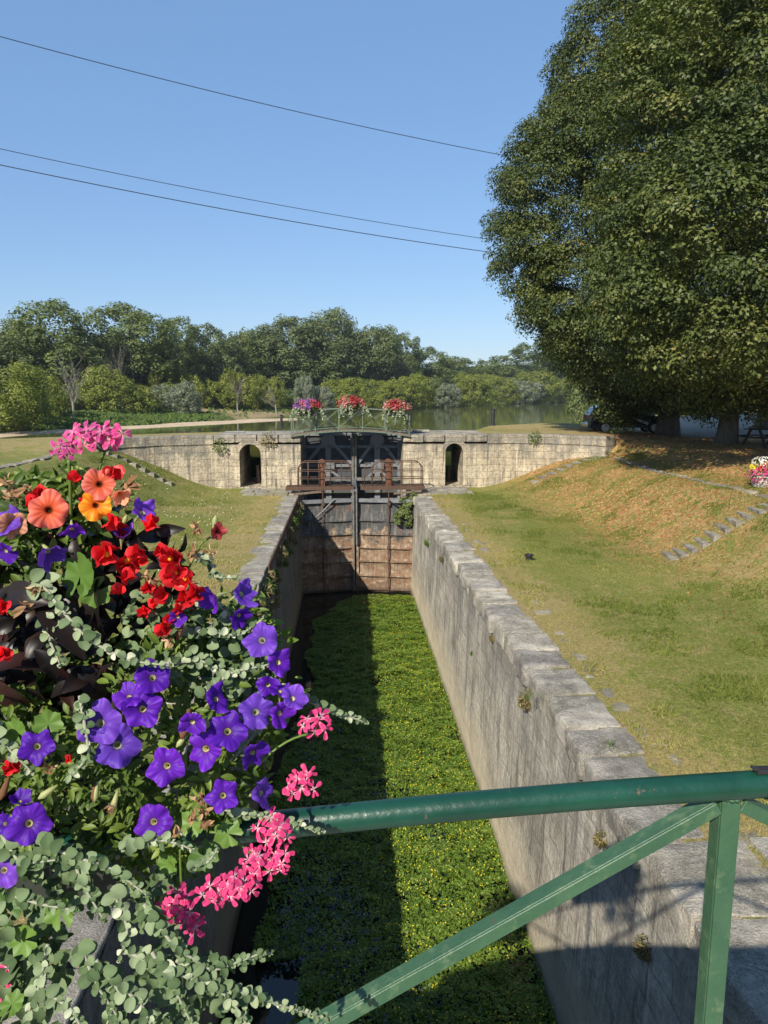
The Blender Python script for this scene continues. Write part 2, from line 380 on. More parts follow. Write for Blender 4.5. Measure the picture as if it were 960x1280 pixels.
sky.air_density = 1.0; sky.dust_density = .1; sky.ozone_density = 2.2; sky.altitude = 80
mx = nt.nodes.new('ShaderNodeMix'); mx.data_type = 'RGBA'; mx.inputs[0].default_value = .5; mx.inputs[7].default_value = (1.6, 3.3, 6.4, 1)
nt.links.new(sky.outputs[0], mx.inputs[6]); nt.links.new(mx.outputs[2], bg.inputs[0]); bg.inputs[1].default_value = .082
SC.view_settings.view_transform = 'Standard'; SC.view_settings.look = 'None'; SC.view_settings.gamma = 1; SC.view_settings.exposure = .72
SC.cycles.max_bounces = 6; SC.cycles.transparent_max_bounces = 8; SC.cycles.use_denoising = True
SC.cycles.sample_clamp_indirect = 6

# ================================================================== TERRAIN (one sheet, with the lock cut out of it)
WL = [(-2.1, 35.5), (-5.6, 35.5), (-7.2, 35.25), (-8.6, 34.7), (-9.8, 33.8), (-10.8, 32.6)]      # front line of the left wing wall
WR = [(2.83, 35.5), (6.2, 35.5), (8.2, 35.6), (9.8, 35.3), (11.0, 34.6), (12.0, 33.4)]
def interp(pts, x):
    xs = [p[0] for p in pts]; ys = [p[1] for p in pts]
    if xs[0] > xs[-1]: xs = xs[::-1]; ys = ys[::-1]
    return np.interp(x, xs, ys)
BANKX = [-400, -80, -30, -15, -9, -6, 7, 9, 14, 22, 40, 80, 200, 600]
BANKY = [-60, 12, 27, 34.5, 38.2, 39.6, 40, 45.5, 50, 57, 76, 118, 230, 600]
ZR = 4.0
def ground_z(x, y):
    x = np.asarray(x, float); y = np.asarray(y, float)
    # lawn and slopes in front of the wing walls
    near = ss(22, 35, y)
    toeR = 8.7 - 2.4 * near; toeL = -7.9 + 2.2 * near
    r = 4.42 + ss(0, 1, (x - toeR) / (11.9 - toeR)) * 1.6
    r = r + ss(11.7, 15, x) * .65 + ss(15, 40, x) * .3
    l = 4.45 + ss(0, 1, (toeL - x) / (toeL + 11.2)) * 2.15
    l = l + ss(11.2, 15, -x) * .3
    z = np.where(x > 0, r, l)
    # lawn a touch uneven
    z = z + (fbm(x * .5, y * .5, 1) - .5) * .10 * (np.abs(x) > 4.2) + (fbm(x * 2.3, y * 2.3, 2) - .5) * .04 * (np.abs(x) > 4.2)
    # behind the walls: quay level
    ywr = interp(WR, x); ywl = interp(WL, x)
    inR = (x > 0) & (x < 12.0); inL = (x < 0) & (x > -10.8)
    sr = np.abs(interp(WR, x + .1) - interp(WR, x - .1)) / .2; sl_ = np.abs(interp(WL, x + .1) - interp(WL, x - .1)) / .2
    behR = inR & (y > ywr + .3 * np.sqrt(1 + sr ** 2) + .12 * sr); behL = inL & (y > ywl + .3 * np.sqrt(1 + sl_ ** 2) + .12 * sl_)
    plate = 6.95
    z = np.where(behR | behL, plate, z)
    kR = ss(28, 33.5, y) * (x >= 12.0) * ss(19, 13, x) * np.maximum(ss(11.9, 14.2, x), ss(33.3, 34.6, y)); kL = ss(28, 32.6, y) * (x <= -10.8)
    z = z * (1 - kR) + plate * kR; z = z * (1 - kL) + plate * kL
    # river bank
    yb = np.interp(x, BANKX, BANKY)
    d = (y - yb) / 4.5
    z = np.where(d > 0, np.maximum(z + (2.8 - z) * ss(0, 1, d), 2.8), z)
    # under the camera's bridge the lawn climbs to the abutments
    return z
def lines(parts):
    out = []
    for a, b, n in parts: out += list(np.linspace(a, b, n, endpoint=False))
    return out
gx = lines([(-3000, -400, 5), (-400, -60, 8), (-60, -20, 20), (-20, -6.2, 46), (-6.2, -2.3, 13), (-2.3, 3.5, 2), (3.5, 7, 12), (7, 20, 52), (20, 60, 40), (60, 400, 30), (400, 3001, 5)]) + [3000]
gy = lines([(-300, -20, 6), (-20, -4, 8), (-4, 28, 88), (28, 35.6, 30), (35.6, 40, 12), (40, 60, 40), (60, 130, 40), (130, 600, 40), (600, 4001, 6)]) + [4000]
gx = np.array(gx); gy = np.array(gy); X, Y = np.meshgrid(gx, gy); Z = ground_z(X, Y)
nx, ny = len(gx), len(gy); idx = np.arange(nx * ny).reshape(ny, nx)
q = np.stack([idx[:-1, :-1], idx[:-1, 1:], idx[1:, 1:], idx[1:, :-1]], -1).reshape(-1, 4)
cx = ((X[:-1, :-1] + X[1:, 1:]) / 2).ravel(); cy = ((Y[:-1, :-1] + Y[1:, 1:]) / 2).ravel()
hole = ((cx > -2.3) & (cx < 3.5) & (cy > -20) & (cy < 40)) | ((cx > -6.2) & (cx < 7.0) & (cy > 35.6) & (cy < 40))
q = q[~hole]
Xf, Yf = X.ravel(), Y.ravel()
def band(a, b, c, d, v): return ss(a, b, v) * (1 - ss(c, d, v))
dry = .20 + .0 * Xf
dry += .75 * np.exp(-((Xf - 4.2) / .7) ** 2) * (Yf < 34) + .55 * np.exp(-((Xf + 3.2) / .9) ** 2) * (Yf < 34)
dry += .35 * ss(8, 11, Xf) + .25 * ss(6, 11, -Xf) * ss(30, 36, Yf) + .35 * (Zf_ := ss(6.7, 6.9, Z.ravel()))
dry += .3 * band(18, 24, 60, 80, Yf) * band(3.5, 5, 9, 12, Xf) * 0
litter = ss(6.5, 9.5, Xf - .12 * (20 - Yf) * (Yf < 20)) * ss(13, 24, Yf) * (1 - ss(40, 46, Yf))
litter = litter * .95 * (1 - (Yf > 35.6) * (1 - ss(11.5, 14, Xf))); litter = litter * (1 - ss(19, 30, Xf))
gravel = ss(36, 39, Yf) * ss(17.5, 19, Xf) * (1 - ss(110, 130, Yf)) + 0 * Xf
gravel = np.maximum(gravel, ss(20, 22, Xf) * ss(25, 30, Yf) * (Yf < 120))
mud = ss(6.5, 5.2, Z.ravel()) * ss(36, 41, Yf)
me = fast_mesh('lawn', np.stack([Xf, Yf, Z.ravel()], 1), q, dict(dry=dry, litter=litter, gravel=gravel, mud=mud))
tag(link('lawn', me, M['ground'], smooth=True), kind='structure')
def GZ(x, y): return float(ground_z(np.array([x]), np.array([y]))[0])

# canal water and river water
me = fast_mesh('canal_water', [(-2.0, -4, 0), (3.1, -4, 0), (3.1, 33, 0), (-2.0, 33, 0)], [(0, 1, 2, 3)])
tag(link('canal_water', me, M['canal']), kind='structure')
rv = [(-2500, 2, ZR), (-30, 2, ZR), (-30, 28, ZR), (-12, 37, ZR), (-2.15, 39.6, ZR), (-2.15, 37.0, ZR), (2.88, 37.0, ZR), (2.88, 39.6, ZR), (12, 44, ZR), (100, 120, ZR), (3000, 1500, ZR), (3000, 3900, ZR), (-2500, 3900, ZR)]
o = MB(); o.add(rv, [tuple(range(len(rv)))]); tag(o.build('river_water', M['river']), kind='structure')

# ================================================================== LOCK CHAMBER WALLS
def rough_box(mb, lo, hi, n=(3, 3, 2), amp=.012, seed=0, mi=0, chip=.0):
    """block with subdivided, slightly uneven faces"""
    lo = np.array(lo, float); hi = np.array(hi, float)
    nx, ny, nz = n; ids = {}; V = []
    def vid(i, j, k):
        if (i, j, k) not in ids:
            u = np.array([i / nx, j / ny, k / nz]); p = lo + (hi - lo) * u
            r = .025
            e = sum(1 for a, m in zip((i, j, k), n) if a in (0, m))
            c = (lo + hi) / 2; d = (p - c)
            if e >= 2: p = p - np.sign(d) * r * (.3 + .9 * random.random()) * np.array([a in (0, m) for a, m in zip((i, j, k), n)])
            nn = np.array([float(vnoise(p[0] * 5 + q_ * 9, p[1] * 5, p[2] * 5 + seed)) - .5 for q_ in range(3)])
            p = p + nn * amp * 2
            ids[(i, j, k)] = len(V); V.append(p)
        return ids[(i, j, k)]
    Fs = []
    for j in range(ny):
        for i in range(nx):
            Fs += [(vid(i, j, 0), vid(i, j + 1, 0), vid(i + 1, j + 1, 0), vid(i + 1, j, 0)), (vid(i, j, nz), vid(i + 1, j, nz), vid(i + 1, j + 1, nz), vid(i, j + 1, nz))]
    for k in range(nz):
        for i in range(nx):
            Fs += [(vid(i, 0, k), vid(i + 1, 0, k), vid(i + 1, 0, k + 1), vid(i, 0, k + 1)), (vid(i, ny, k), vid(i, ny, k + 1), vid(i + 1, ny, k + 1), vid(i + 1, ny, k))]
        for j in range(ny):
            Fs += [(vid(0, j, k), vid(0, j, k + 1), vid(0, j + 1, k + 1), vid(0, j + 1, k)), (vid(nx, j, k), vid(nx, j + 1, k), vid(nx, j + 1, k + 1), vid(nx, j, k + 1))]
    mb.add(V, Fs, mi)

def wall_face(name, fx, y0, y1, z0, z1, mat, parent, side, dy=.12, dz=.12, amp=.025):
    ys = np.arange(y0, y1 + dy, dy); ys[-1] = y1; zs = np.linspace(z0, z1, int((z1 - z0) / dz))
    YY, ZZ = np.meshgrid(ys, zs); n = fbm(YY * 1.3, ZZ * 1.3, 5, 4) - .5; n2 = fbm(YY * 5, ZZ * 5, 9, 3) - .5
    up = ss(1.0, 3.2, ZZ)
    XX = fx(YY, ZZ) + side * (n * amp * 2.2 + n2 * amp * 1.6 * up)
    # worn, set-back joint under the coping
    ny_, nz_ = YY.shape[1], YY.shape[0]; ii = np.arange(ny_ * nz_).reshape(nz_, ny_)
    qq = np.stack([ii[:-1, :-1], ii[:-1, 1:], ii[1:, 1:], ii[1:, :-1]], -1).reshape(-1, 4)
    if side > 0: qq = qq[:, ::-1]
    return link(name, fast_mesh(name, np.stack([XX.ravel(), YY.ravel(), ZZ.ravel()], 1), qq), mat, parent, smooth=True)

rw = empty('lock_wall', (0, 0, 0)); tag(rw, 'sunlit pale masonry side wall of the lock, right of the green water plants', 'lock wall')
wall_face('wall_face', lambda y, z: 3.09 - (4.1 - z) * .035 + 0 * y, -4, 32.9, -.6, 4.16, M['chamber'], rw, 1)
mb = MB(); mb.span((3.22, -4, -.6), (3.7, 32.9, 4.06)); mb.build('wall_core', M['chamber'], rw)
# coping blocks
yy = 6.9; k = 0
while yy < 32.3:
    L = random.uniform(.78, 1.15)
    if yy + L > 32.4: L = 32.75 - yy
    wdt = random.uniform(.72, .84); dz = random.uniform(-.025, .02); dx = random.uniform(-.035, .03)
    mb = MB(); rough_box(mb, (3.02 + dx, yy + .012, 4.07), (3.02 + wdt + .03, yy + L - .012, 4.46 + dz), (7, 8, 4), .03, k)
    b = mb.build('coping_stone', M['coping'], rw, bevel=.012); yy += L; k += 1
for (a, b_, x1, x2) in [(5.75, 6.88, 3.03, 4.15), (4.55, 5.73, 3.02, 3.95), (4.55, 5.73, 3.97, 5.4), (5.75, 6.88, 4.17, 5.0), (3.2, 4.53, 3.02, 4.1), (3.2, 4.53, 4.12, 5.5), (1.7, 3.18, 3.02, 4.4)]:
    mb = MB(); rough_box(mb, (x1, a, 4.05), (x2, b_, 4.47 + random.uniform(-.02, .02)), (6, 6, 3), .02, a)
    mb.build('coping_slab', M['coping'], rw, bevel=.012)
# rubble row behind the coping
yy = 5.2
while yy < 31:
    L = random.uniform(.18, .5)
    if random.random() < (.95 if yy < 13 else .4):
        w_ = random.uniform(.16, .42); x0 = 3.95 + random.uniform(-.04, .14)
        mb = MB(); z0 = GZ(x0 + .2, yy); rough_box(mb, (x0, yy, z0 - .12), (x0 + w_, yy + L, z0 + .018 + random.uniform(-.015, .01)), (3, 3, 1), .03, yy)
        mb.build('backing_stone', M['rubble'], rw)
    yy += L + random.uniform(.02, .12)

lw = empty('lock_wall', (0, 0, 0)); tag(lw, 'shaded dark side wall of the lock on the left, dry weeds hanging from its edge', 'lock wall')
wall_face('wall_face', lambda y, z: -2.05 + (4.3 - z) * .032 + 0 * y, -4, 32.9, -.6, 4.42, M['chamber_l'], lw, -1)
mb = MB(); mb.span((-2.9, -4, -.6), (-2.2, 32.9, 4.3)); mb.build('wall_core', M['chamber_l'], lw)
yy = 1.7; k = 40
while yy < 32.3:
    L = random.uniform(.5, .95)
    if yy + L > 32.4: L = 32.75 - yy
    x1 = random.uniform(2.5, 2.85)
    gap = (15.3 < yy < 17.0)
    mb = MB(); rough_box(mb, (-x1, yy + .02, 4.2), (-2.06 - (.1 if gap else 0), yy + L - .03, 4.49 + random.uniform(-.03, .02) - (.12 if gap else 0)), (3, 3, 1), .022, k)
    mb.build('coping_stone', M['slab'], lw, bevel=.01); yy += L; k += 1
mb = MB(); mb.span((-2.055, 19.2, 4.30), (-2.02, 32.5, 4.505)); mb.build('steel_edge', M['rust'], lw)

# ================================================================== UPPER HEAD: wing walls with passages
def arch_block(name, x0, x1, dx0, dx1, parent, mat):
    """masonry block between x0..x1, y 35.5..39.5 pierced by a round-headed passage dx0..dx1"""
    zb, zt, zf = 2.5, 6.55, 4.52; r = (dx1 - dx0) / 2; cxm = (dx0 + dx1) / 2; spring = 6.58 - r
    arc = [(cxm + r * math.cos(a), spring + r * math.sin(a)) for a in np.linspace(0, math.pi, 15)]
    mb = MB()
    mb.span((x0, 35.5, zb), (dx0, 39.5, zt)); mb.span((dx1, 35.5, zb), (x1, 39.5, zt)); mb.span((dx0, 35.5, zb), (dx1, 39.5, zf))
    # spandrel above the arch
    top = 6.55 if spring + r < 6.55 else spring + r + .03
    V = []; n = len(arc)
    for yv in (35.5, 39.5):
        V += [(x, yv, z) for x, z in arc] + [(x, yv, 6.62) for x, z in arc]
    Fs = []
    for i in range(n - 1):
        Fs += [(i, i + 1, n + i + 1, n + i), (2 * n + i, 3 * n + i, 3 * n + i + 1, 2 * n + i + 1), (i, 2 * n + i, 2 * n + i + 1, i + 1)]
    mb.add(V, Fs)
    o = mb.build(name, mat, parent)
    # dressed ring of stones round the opening
    rg = MB(); r2 = r + .24
    pts_i = [(dx0, zf), *[(x, z) for x, z in arc[::-1]], (dx1, zf)]
    pts_o = [(dx0 - .24, zf), *[(cxm + r2 * math.cos(a), spring + r2 * math.sin(a) * .98) for a in np.linspace(math.pi, 0, 15)], (dx1 + .24, zf)]
    V = [(x, 35.47, z) for x, z in pts_i] + [(x, 35.47, min(z, 6.80)) for x, z in pts_o] + [(x, 35.6, z) for x, z in pts_i]
    m_ = len(pts_i); Fs = [(i, i + 1, m_ + i + 1, m_ + i) for i in range(m_ - 1)] + [(i, 2 * m_ + i, 2 * m_ + i + 1, i + 1) for i in range(m_ - 1)]
    rg.add(V, Fs); rg.build('arch_ring', mat, parent)
    return o

def wing(side, line, label):
    root = empty('wing_wall', (0, 0, 0)); tag(root, label, 'wing wall')
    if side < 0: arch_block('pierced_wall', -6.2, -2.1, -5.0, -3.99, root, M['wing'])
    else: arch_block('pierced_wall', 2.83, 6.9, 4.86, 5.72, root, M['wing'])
    # jamb down into the gate chamber
    mb = MB()
    if side < 0: mb.span((-2.6, 32.95, 0 - .6), (-2.104, 39.4, 2.5)); mb.span((-2.6, 32.95, 2.5), (-2.105, 35.49, 4.45))
    else: mb.span((3.2, 32.95, -.6), (3.72, 35.49, 4.45)); mb.span((2.834, 35.7, -.6), (3.3, 39.4, 2.5))
    mb.build('recess_wall', M['wing'], root)
    # curved run, front face subdivided
    pts = []
    P = [np.array(p) for p in line[1:]]
    P[0] = np.array((-6.2, 35.5) if side < 0 else (6.9, 35.5))
    for a, b in zip(P[:-1], P[1:]):
        for t_ in np.linspace(0, 1, 5, endpoint=False): pts.append(a + (b - a) * t_)
    pts.append(P[-1]); pts = np.array(pts)
    # smooth the polyline
    for _ in range(3): pts[1:-1] = (pts[:-2] + pts[1:-1] * 2 + pts[2:]) / 4
    tang = np.gradient(pts, axis=0); tang /= np.linalg.norm(tang, axis=1)[:, None]
    nrm = np.stack([-tang[:, 1], tang[:, 0]], 1) * (-1 if side < 0 else 1)   # towards the river
    th = .8; V = []; Fs = []; n = len(pts)
    def ring(o0, o1, za, zb_, mat, name):
        V = []; Fs = []
        for off in (o0, o1):
            for zz in (za, zb_):
                V += [(p[0] + nn[0] * off, p[1] + nn[1] * off, zz) for p, nn in zip(pts, nrm)]
        for i in range(n - 1):
            Fs += [(i, i + 1, n + i + 1, n + i), (2 * n + i, 3 * n + i, 3 * n + i + 1, 2 * n + i + 1), (n + i, n + i + 1, 3 * n + i + 1, 3 * n + i)]
        Fs += [(0, n, 3 * n, 2 * n), (n - 1, 2 * n - 1, 4 * n - 1, 3 * n - 1)]
        b = MB(); b.add(V, Fs); return b.build(name, mat, root)
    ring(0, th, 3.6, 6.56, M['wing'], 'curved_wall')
    # coping course
    seg = 0; i = 0
    cut = list(range(0, n, 2))
    for a, b in zip(cut[:-1], cut[1:]):
        dz = random.uniform(-.02, .015); o0 = -.05 + random.uniform(-.01, .01); V = []; Fs = []
        m = b - a + 1
        for off in (o0, .78):
            for zz in (6.56, 7.0 + dz):
                for i in range(a, b + 1):
                    V.append((pts[i][0] + nrm[i][0] * off, pts[i][1] + nrm[i][1] * off, zz))
        for i in range(m - 1):
            Fs += [(i, i + 1, m + i + 1, m + i), (2 * m + i, 3 * m + i, 3 * m + i + 1, 2 * m + i + 1), (m + i, m + i + 1, 3 * m + i + 1, 3 * m + i), (i, 2 * m + i, 2 * m + i + 1, i + 1)]
        Fs += [(0, m, 3 * m, 2 * m), (m - 1, 3 * m - 1, 4 * m - 1, 2 * m - 1)]
        cb = MB(); cb.add(V, Fs); cb.build('coping_stone', M['wing'], root, bevel=.015)
    xs = np.arange(-6.2, -2.0, 1.02) if side < 0 else np.arange(2.8, 6.95, 1.02)
    xs = list(xs); xs[0], xs[-1] = (-6.2, -2.08) if side < 0 else (2.81, 6.9)
    for a, b in zip(xs[:-1], xs[1:]):
        mb = MB(); rough_box(mb, (a + .004, 35.44 + random.uniform(-.01, .01), 6.63), (b - .004, 36.3, 7.02 + random.uniform(-.015, .01)), (4, 3, 3), .012, a)
        mb.build('coping_stone', M['wing'], root, bevel=.015)
    # paving of the head
    for yr in ((36.31, 37.35), (37.37, 38.4), (38.42, 39.5)):
        xx = -6.2 if side < 0 else 2.82; xe = -2.09 if side < 0 else 6.95
        while xx < xe - .1:
            L = min(random.uniform(.9, 1.6), xe - xx)
            if xe - xx - L < .4: L = xe - xx
            mb = MB(); mb.span((xx + .008, yr[0] + .008, 6.6), (xx + L - .008, yr[1] - .008, 7.0 + random.uniform(-.015, .01)))
            mb.build('paving_slab', M['slab'], root, bevel=.012); xx += L
    return root
wing(-1, WL, 'pale curved wing wall with arched doorway, left of the lock gate')
wing(1, WR, 'pale curved wing wall with arched doorway, right of the lock gate')
# sill floor between lower and upper gate, low paving before the doorways
mb = MB(); mb.span((-2.1, 34.4, 2.9), (3.2, 37.2, 3.35)); tag(mb.build('gate_sill', M['slab']), kind='structure')
for sx, lab in ((-1, 'worn stone landing before the left doorway'), (1, 'worn stone landing before the right doorway')):
    root = empty('stone_landing', (0, 0, 0)); tag(root, lab, 'stone paving')
    xa, xb = (-4.9, -2.12) if sx < 0 else (3.22, 5.9)
    for (ya, yb) in ((33.0, 33.9), (33.92, 34.7), (34.72, 35.42)):
        xx = xa + (random.uniform(0, .3) if sx < 0 else 0)
        while xx < xb - .2:
            L = min(random.uniform(.6, 1.0), xb - xx); mb = MB(); rough_box(mb, (xx + .01, ya, 4.2), (xx + L - .01, yb, 4.50 + random.uniform(-.015, .015)), (3, 3, 1), .012, xx)
            mb.build('paving_slab', M['slab'], root); xx += L
# near bridge abutments
for sx, lab in ((-1, 'stone abutment of the footbridge at the left lock wall'), (1, 'stone abutment of the footbridge at the right lock wall')):
    root = empty('bridge_abutment', (0, 0, 0)); tag(root, lab, 'abutment')
    xa, xb = (-6.5, -2.9) if sx < 0 else (3.9, 8)
    mb = MB(); mb.span((xa, -.9, 3.8), (xb, 1.4, 6.74)); mb.build('stone_block', M['wing'], root)

# ================================================================== LOCK GATES
# lower steel leaves, riveted and rusted
def lower_leaf(sx, label):
    root = empty('lock_gate_leaf', (0, 0, 0)); tag(root, label, 'lock gate', 'closed steel leaves between the lock walls')
    x0, x1 = (-2.09, .42) if sx < 0 else (.48, 3.16)
    y0, y1 = (32.45, 33.0) if sx < 0 else (33.0, 32.45)
    f = lambda x: y0 + (y1 - y0) * (x - x0) / (x1 - x0)
    # dished skin between the ribs
    ribs = [-.55, .12, .75, 1.42, 2.05, 2.68, 3.3, 4.28]
    nxs = 41; xs = np.linspace(x0, x1, nxs); zs = np.linspace(-.6, 4.28, 71)
    XX, ZZ = np.meshgrid(xs, zs); mid = (x0 + x1) / 2
    ux = np.abs(np.sin(np.pi * (XX - x0) / ((x1 - x0) / 2)))
    uz = np.zeros_like(ZZ)
    for a, b in zip(ribs[:-1], ribs[1:]):
        m = (ZZ >= a) & (ZZ <= b); uz[m] = np.sin(np.pi * (ZZ[m] - a) / (b - a))
    YY = f(XX) + .10 * np.sqrt(np.clip(ux * uz, 0, 1)) + (fbm(XX * 3, ZZ * 3, sx + 4) - .5) * .05
    ii = np.arange(XX.size).reshape(XX.shape); qq = np.stack([ii[:-1, :-1], ii[:-1, 1:], ii[1:, 1:], ii[1:, :-1]], -1).reshape(-1, 4)
    o = link('gate_skin', fast_mesh('gate_skin', np.stack([XX.ravel(), YY.ravel(), ZZ.ravel()], 1), qq), M['panel'], root, smooth=True)
    for z in ribs[1:-1]:
        mb = MB(); mb.bar((x0, f(x0) - .02, z), (x1, f(x1) - .02, z), .05, .055); mb.build('rib', M['panel'], root)
    mb = MB(); mb.bar((x0, f(x0) - .04, 4.22), (x1, f(x1) - .04, 4.22), .10, .16); mb.build('top_beam', M['gategrey'], root)
    for xe in (x0 + .06, x1 - .06): 
        mb = MB(); mb.box((xe, f(xe) - .03, 1.85), (.13, .1, 4.7)); mb.build('stile', M['panel'], root)
    # threaded lifting rod on brackets
    xr = -.98 if sx < 0 else 1.95
    mb = MB(); mb.tube([(xr, f(xr) - .1, 4.9), (xr, f(xr) - .1, 1.9), (xr + .01, f(xr) - .09, .1)], .026, 8); mb.box((xr, f(xr) - .08, 4.1), (.16, .12, .14)); mb.box((xr, f(xr) - .08, 2.1), (.14, .1, .1)); mb.build('lifting_rod', M['rust'], root)
    # stay bar / sagging cable near the top
    pts = []
    for k_ in range(13):
        u = k_ / 12; 
        if sx < 0: p = (-.45 - 1.5 * u, f(-.45 - 1.5 * u) - .16, 4.3 - .95 * math.sin(u * 1.75) ** 1.2)
        else: p = (1.95 + .95 * u, f(2.) - .14, 4.25 - .62 * u)
        pts.append(p)
    mb = MB(); mb.tube(pts, .028, 6); mb.build('stay_bar', M['black'], root)
    return root
lower_leaf(-1, 'rust and ochre stained steel lock gate leaf, left of the seam, half in shadow')
lower_leaf(1, 'rust and ochre stained steel lock gate leaf, right of the seam, mostly sunlit')

def upper_leaf(sx, label):
    root = empty('upper_gate_leaf', (0, 0, 0)); tag(root, label, 'lock gate', 'grey upper leaves under the far footbridge')
    xa, xb = (-2.08, .44) if sx < 0 else (.50, 2.80); Yg = 37.3
    zb, zt = 3.5, 6.98; mb = MB()
    mb.span((xa, Yg + .14, zb), (xb, Yg + .2, zt)); mb.build('gate_skin', M['gateskin'], root)
    mb = MB()
    for z in (3.6, 4.45, 5.35, 6.3, 6.93): mb.span((xa + .1, Yg, z - .07), (xb - .1, Yg + .1, z + .07))
    mb.build('frame_rails', M['gategrey'], root)
    xm = (xa + xb) / 2; mb = MB()
    for x in (xa + .06, xb - .06): mb.span((x - .07, Yg - .03, zb), (x + .07, Yg + .13, zt))
    mb.span((xm - .14, Yg - .06, zb), (xm + .14, Yg + .11, zt)); mb.build('stiles', M['gategrey'], root)
    mb = MB()
    mb.bar((xm - .05, Yg - .04, 6.75), (xa + .15, Yg - .04, 5.45), .16, .08, (0, 1, 0)); mb.bar((xm + .05, Yg - .04, 6.75), (xb - .1, Yg - .04, 5.45), .16, .08, (0, 1, 0))
    mb.bar((xm, Yg - .04, 5.2), (xa + .15, Yg - .04, 4.3), .12, .08, (0, 1, 0)); mb.bar((xm, Yg - .04, 5.2), (xb - .1, Yg - .04, 4.3), .12, .08, (0, 1, 0))
    mb.build('brace', M['gategrey'], root)
    mb = MB(); mb.lathe([(0.01, -.03), (.36, -.03), (.36, .03), (.01, .03)], (xm, Yg - .09, 6.62), 14, axis=Matrix.Rotation(R_(90), 3, 'X')); mb.build('gusset_plate', M['gategrey'], root)
    mb = MB(); mb.box((xm, Yg - .1, 5.35), (.62, .06, .34)); mb.build('gusset_plate', M['gategrey'], root)
    mb = MB(); mb.span((xa + .1, Yg - .35, 4.62), (xb - .1, Yg - .25, 4.78)); mb.build('pale_beam', M['gatepost'], root)
    return root
upper_leaf(-1, 'dark grey braced upper gate leaf, left half under the far footbridge')
upper_leaf(1, 'dark grey braced upper gate leaf, right half under the far footbridge')
mb = MB(); mb.span((.35, 32.78, -.5), (.55, 32.98, 4.6)); mb.span((.37, 36.9, 3.36), (.57, 37.25, 7.0)); 
cp = empty('gate_centre_post', (0, 0, 0)); tag(cp, 'pale grey double meeting post between the gate leaves', 'gate post')
mb = MB(); mb.span((.36, 32.74, .1), (.42, 32.9, 4.7)); mb.build('lower_post', M['gatepost'], cp, bevel=.01)
mb = MB(); mb.span((.48, 32.72, 2.2), (.55, 32.9, 4.7)); mb.build('lower_post', M['gatepost'], cp, bevel=.01)
mb = MB(); mb.span((.36, 36.95, 3.36), (.46, 37.2, 7.0)); mb.build('upper_post', M['gatepost'], cp, bevel=.01)
mb = MB(); mb.span((.50, 36.95, 3.36), (.60, 37.2, 7.0)); mb.build('upper_post', M['gatepost'], cp, bevel=.01)
mb = MB(); mb.span((.34, 32.9, 4.56), (.56, 36.98, 4.7)); mb.build('tie_beam', M['gategrey'], cp)
mb = MB(); mb.span((.36, 33.08, -.6), (.54, 33.14, 4.5)); mb.build('dark_gap_plate', M['black'], cp)  # black plate added behind the seam to stand for the dark gap

# rusty walkways with rails and paddle jacks
def walkway(x0, x1, xj, label):
    root = empty('gate_walkway', (x0, 33.4, 4.8)); tag(root, label, 'walkway', 'rusty walkways on the lock gate')
    L = x1 - x0
    mb = MB(); mb.span((0, -.35, -.04), (L, .45, .02)); mb.build('deck_plate', M['rust'], root)
    mb = MB(); mb.span((0, -.39, -.13), (L, -.35, .035)); mb.span((.1, -.1, -.14), (L - .1, -.04, -.045)); mb.build('edge_beam', M['rust'], root)
    for yy_, nm in ((-.32, 'front_rail'), (.42, 'rear_rail')):
        a0, a1 = .55, L - .1
        mb = MB(); top = 1.12
        def loop(z, r):
            pts = [(a0, yy_, .02)]
            for a in np.linspace(180, 90, 7): pts.append((a0 + .34 + .34 * math.cos(R_(a)), yy_, z - .4 + .4 * math.sin(R_(a))))
            for a in np.linspace(90, 0, 7): pts.append((a1 - .34 + .34 * math.cos(R_(a)), yy_, z - .4 + .4 * math.sin(R_(a))))
            pts.append((a1, yy_, .02)); return pts
        mb.tube(loop(top, 0), .024, 6)
        mb.tube([(a0 + .02, yy_, .72), (a1 - .02, yy_, .72)], .018, 6); mb.tube([(a0, yy_, .38), (a1, yy_, .38)], .018, 6)
        for xx in np.linspace(a0 + .45, a1 - .45, 4): mb.tube([(xx, yy_, .02), (xx, yy_, top)], .018, 6)
        mb.tube([(a0 - .35, yy_ , .02), (a0 - .35, yy_, .8), (a0 + .1, yy_, .86)], .018, 6)
        mb.build(nm, M['rust'], root, smooth=True)
    j = MB(); xx = xj - x0
    j.box((xx, -.12, .5), (.26, .24, 1.0)); j.box((xx, -.12, .95), (.34, .3, .12)); j.lathe([(.17, -.16), (.17, .16)], (xx, -.12, 1.08), 14, axis=Matrix.Rotation(R_(90), 3, 'X')); j.box((xx, -.25, .45), (.12, .05, .7))
    jo = j.build('paddle_jack', M['jack'], root, bevel=.012)
    h = MB(); h.tube([(xx, -.25, 1.08), (xx, -.4, 1.08)], .03, 8); h.build('crank_shaft', M['rust'], jo)
    return root
walkway(-2.65, .40, -1.02, 'rusty railed walkway with jack post, left of the gate centre')
walkway(.70, 3.62, 1.98, 'rusty railed walkway with jack post, right of the gate centre')
for mbp, lab in (((-2.3, 33.0, 4.62), 'rusty beam under the left walkway'), ((2.2, 33.0, 4.62), 'rusty beam under the right walkway')):
    mb = MB(); x0, y0, z0 = mbp; mb.bar((x0, y0, z0 - .12), (x0 + 1.25, y0 - .05, z0), .09, .09); tag(mb.build('timber_beam', M['wood']), lab, 'beam')

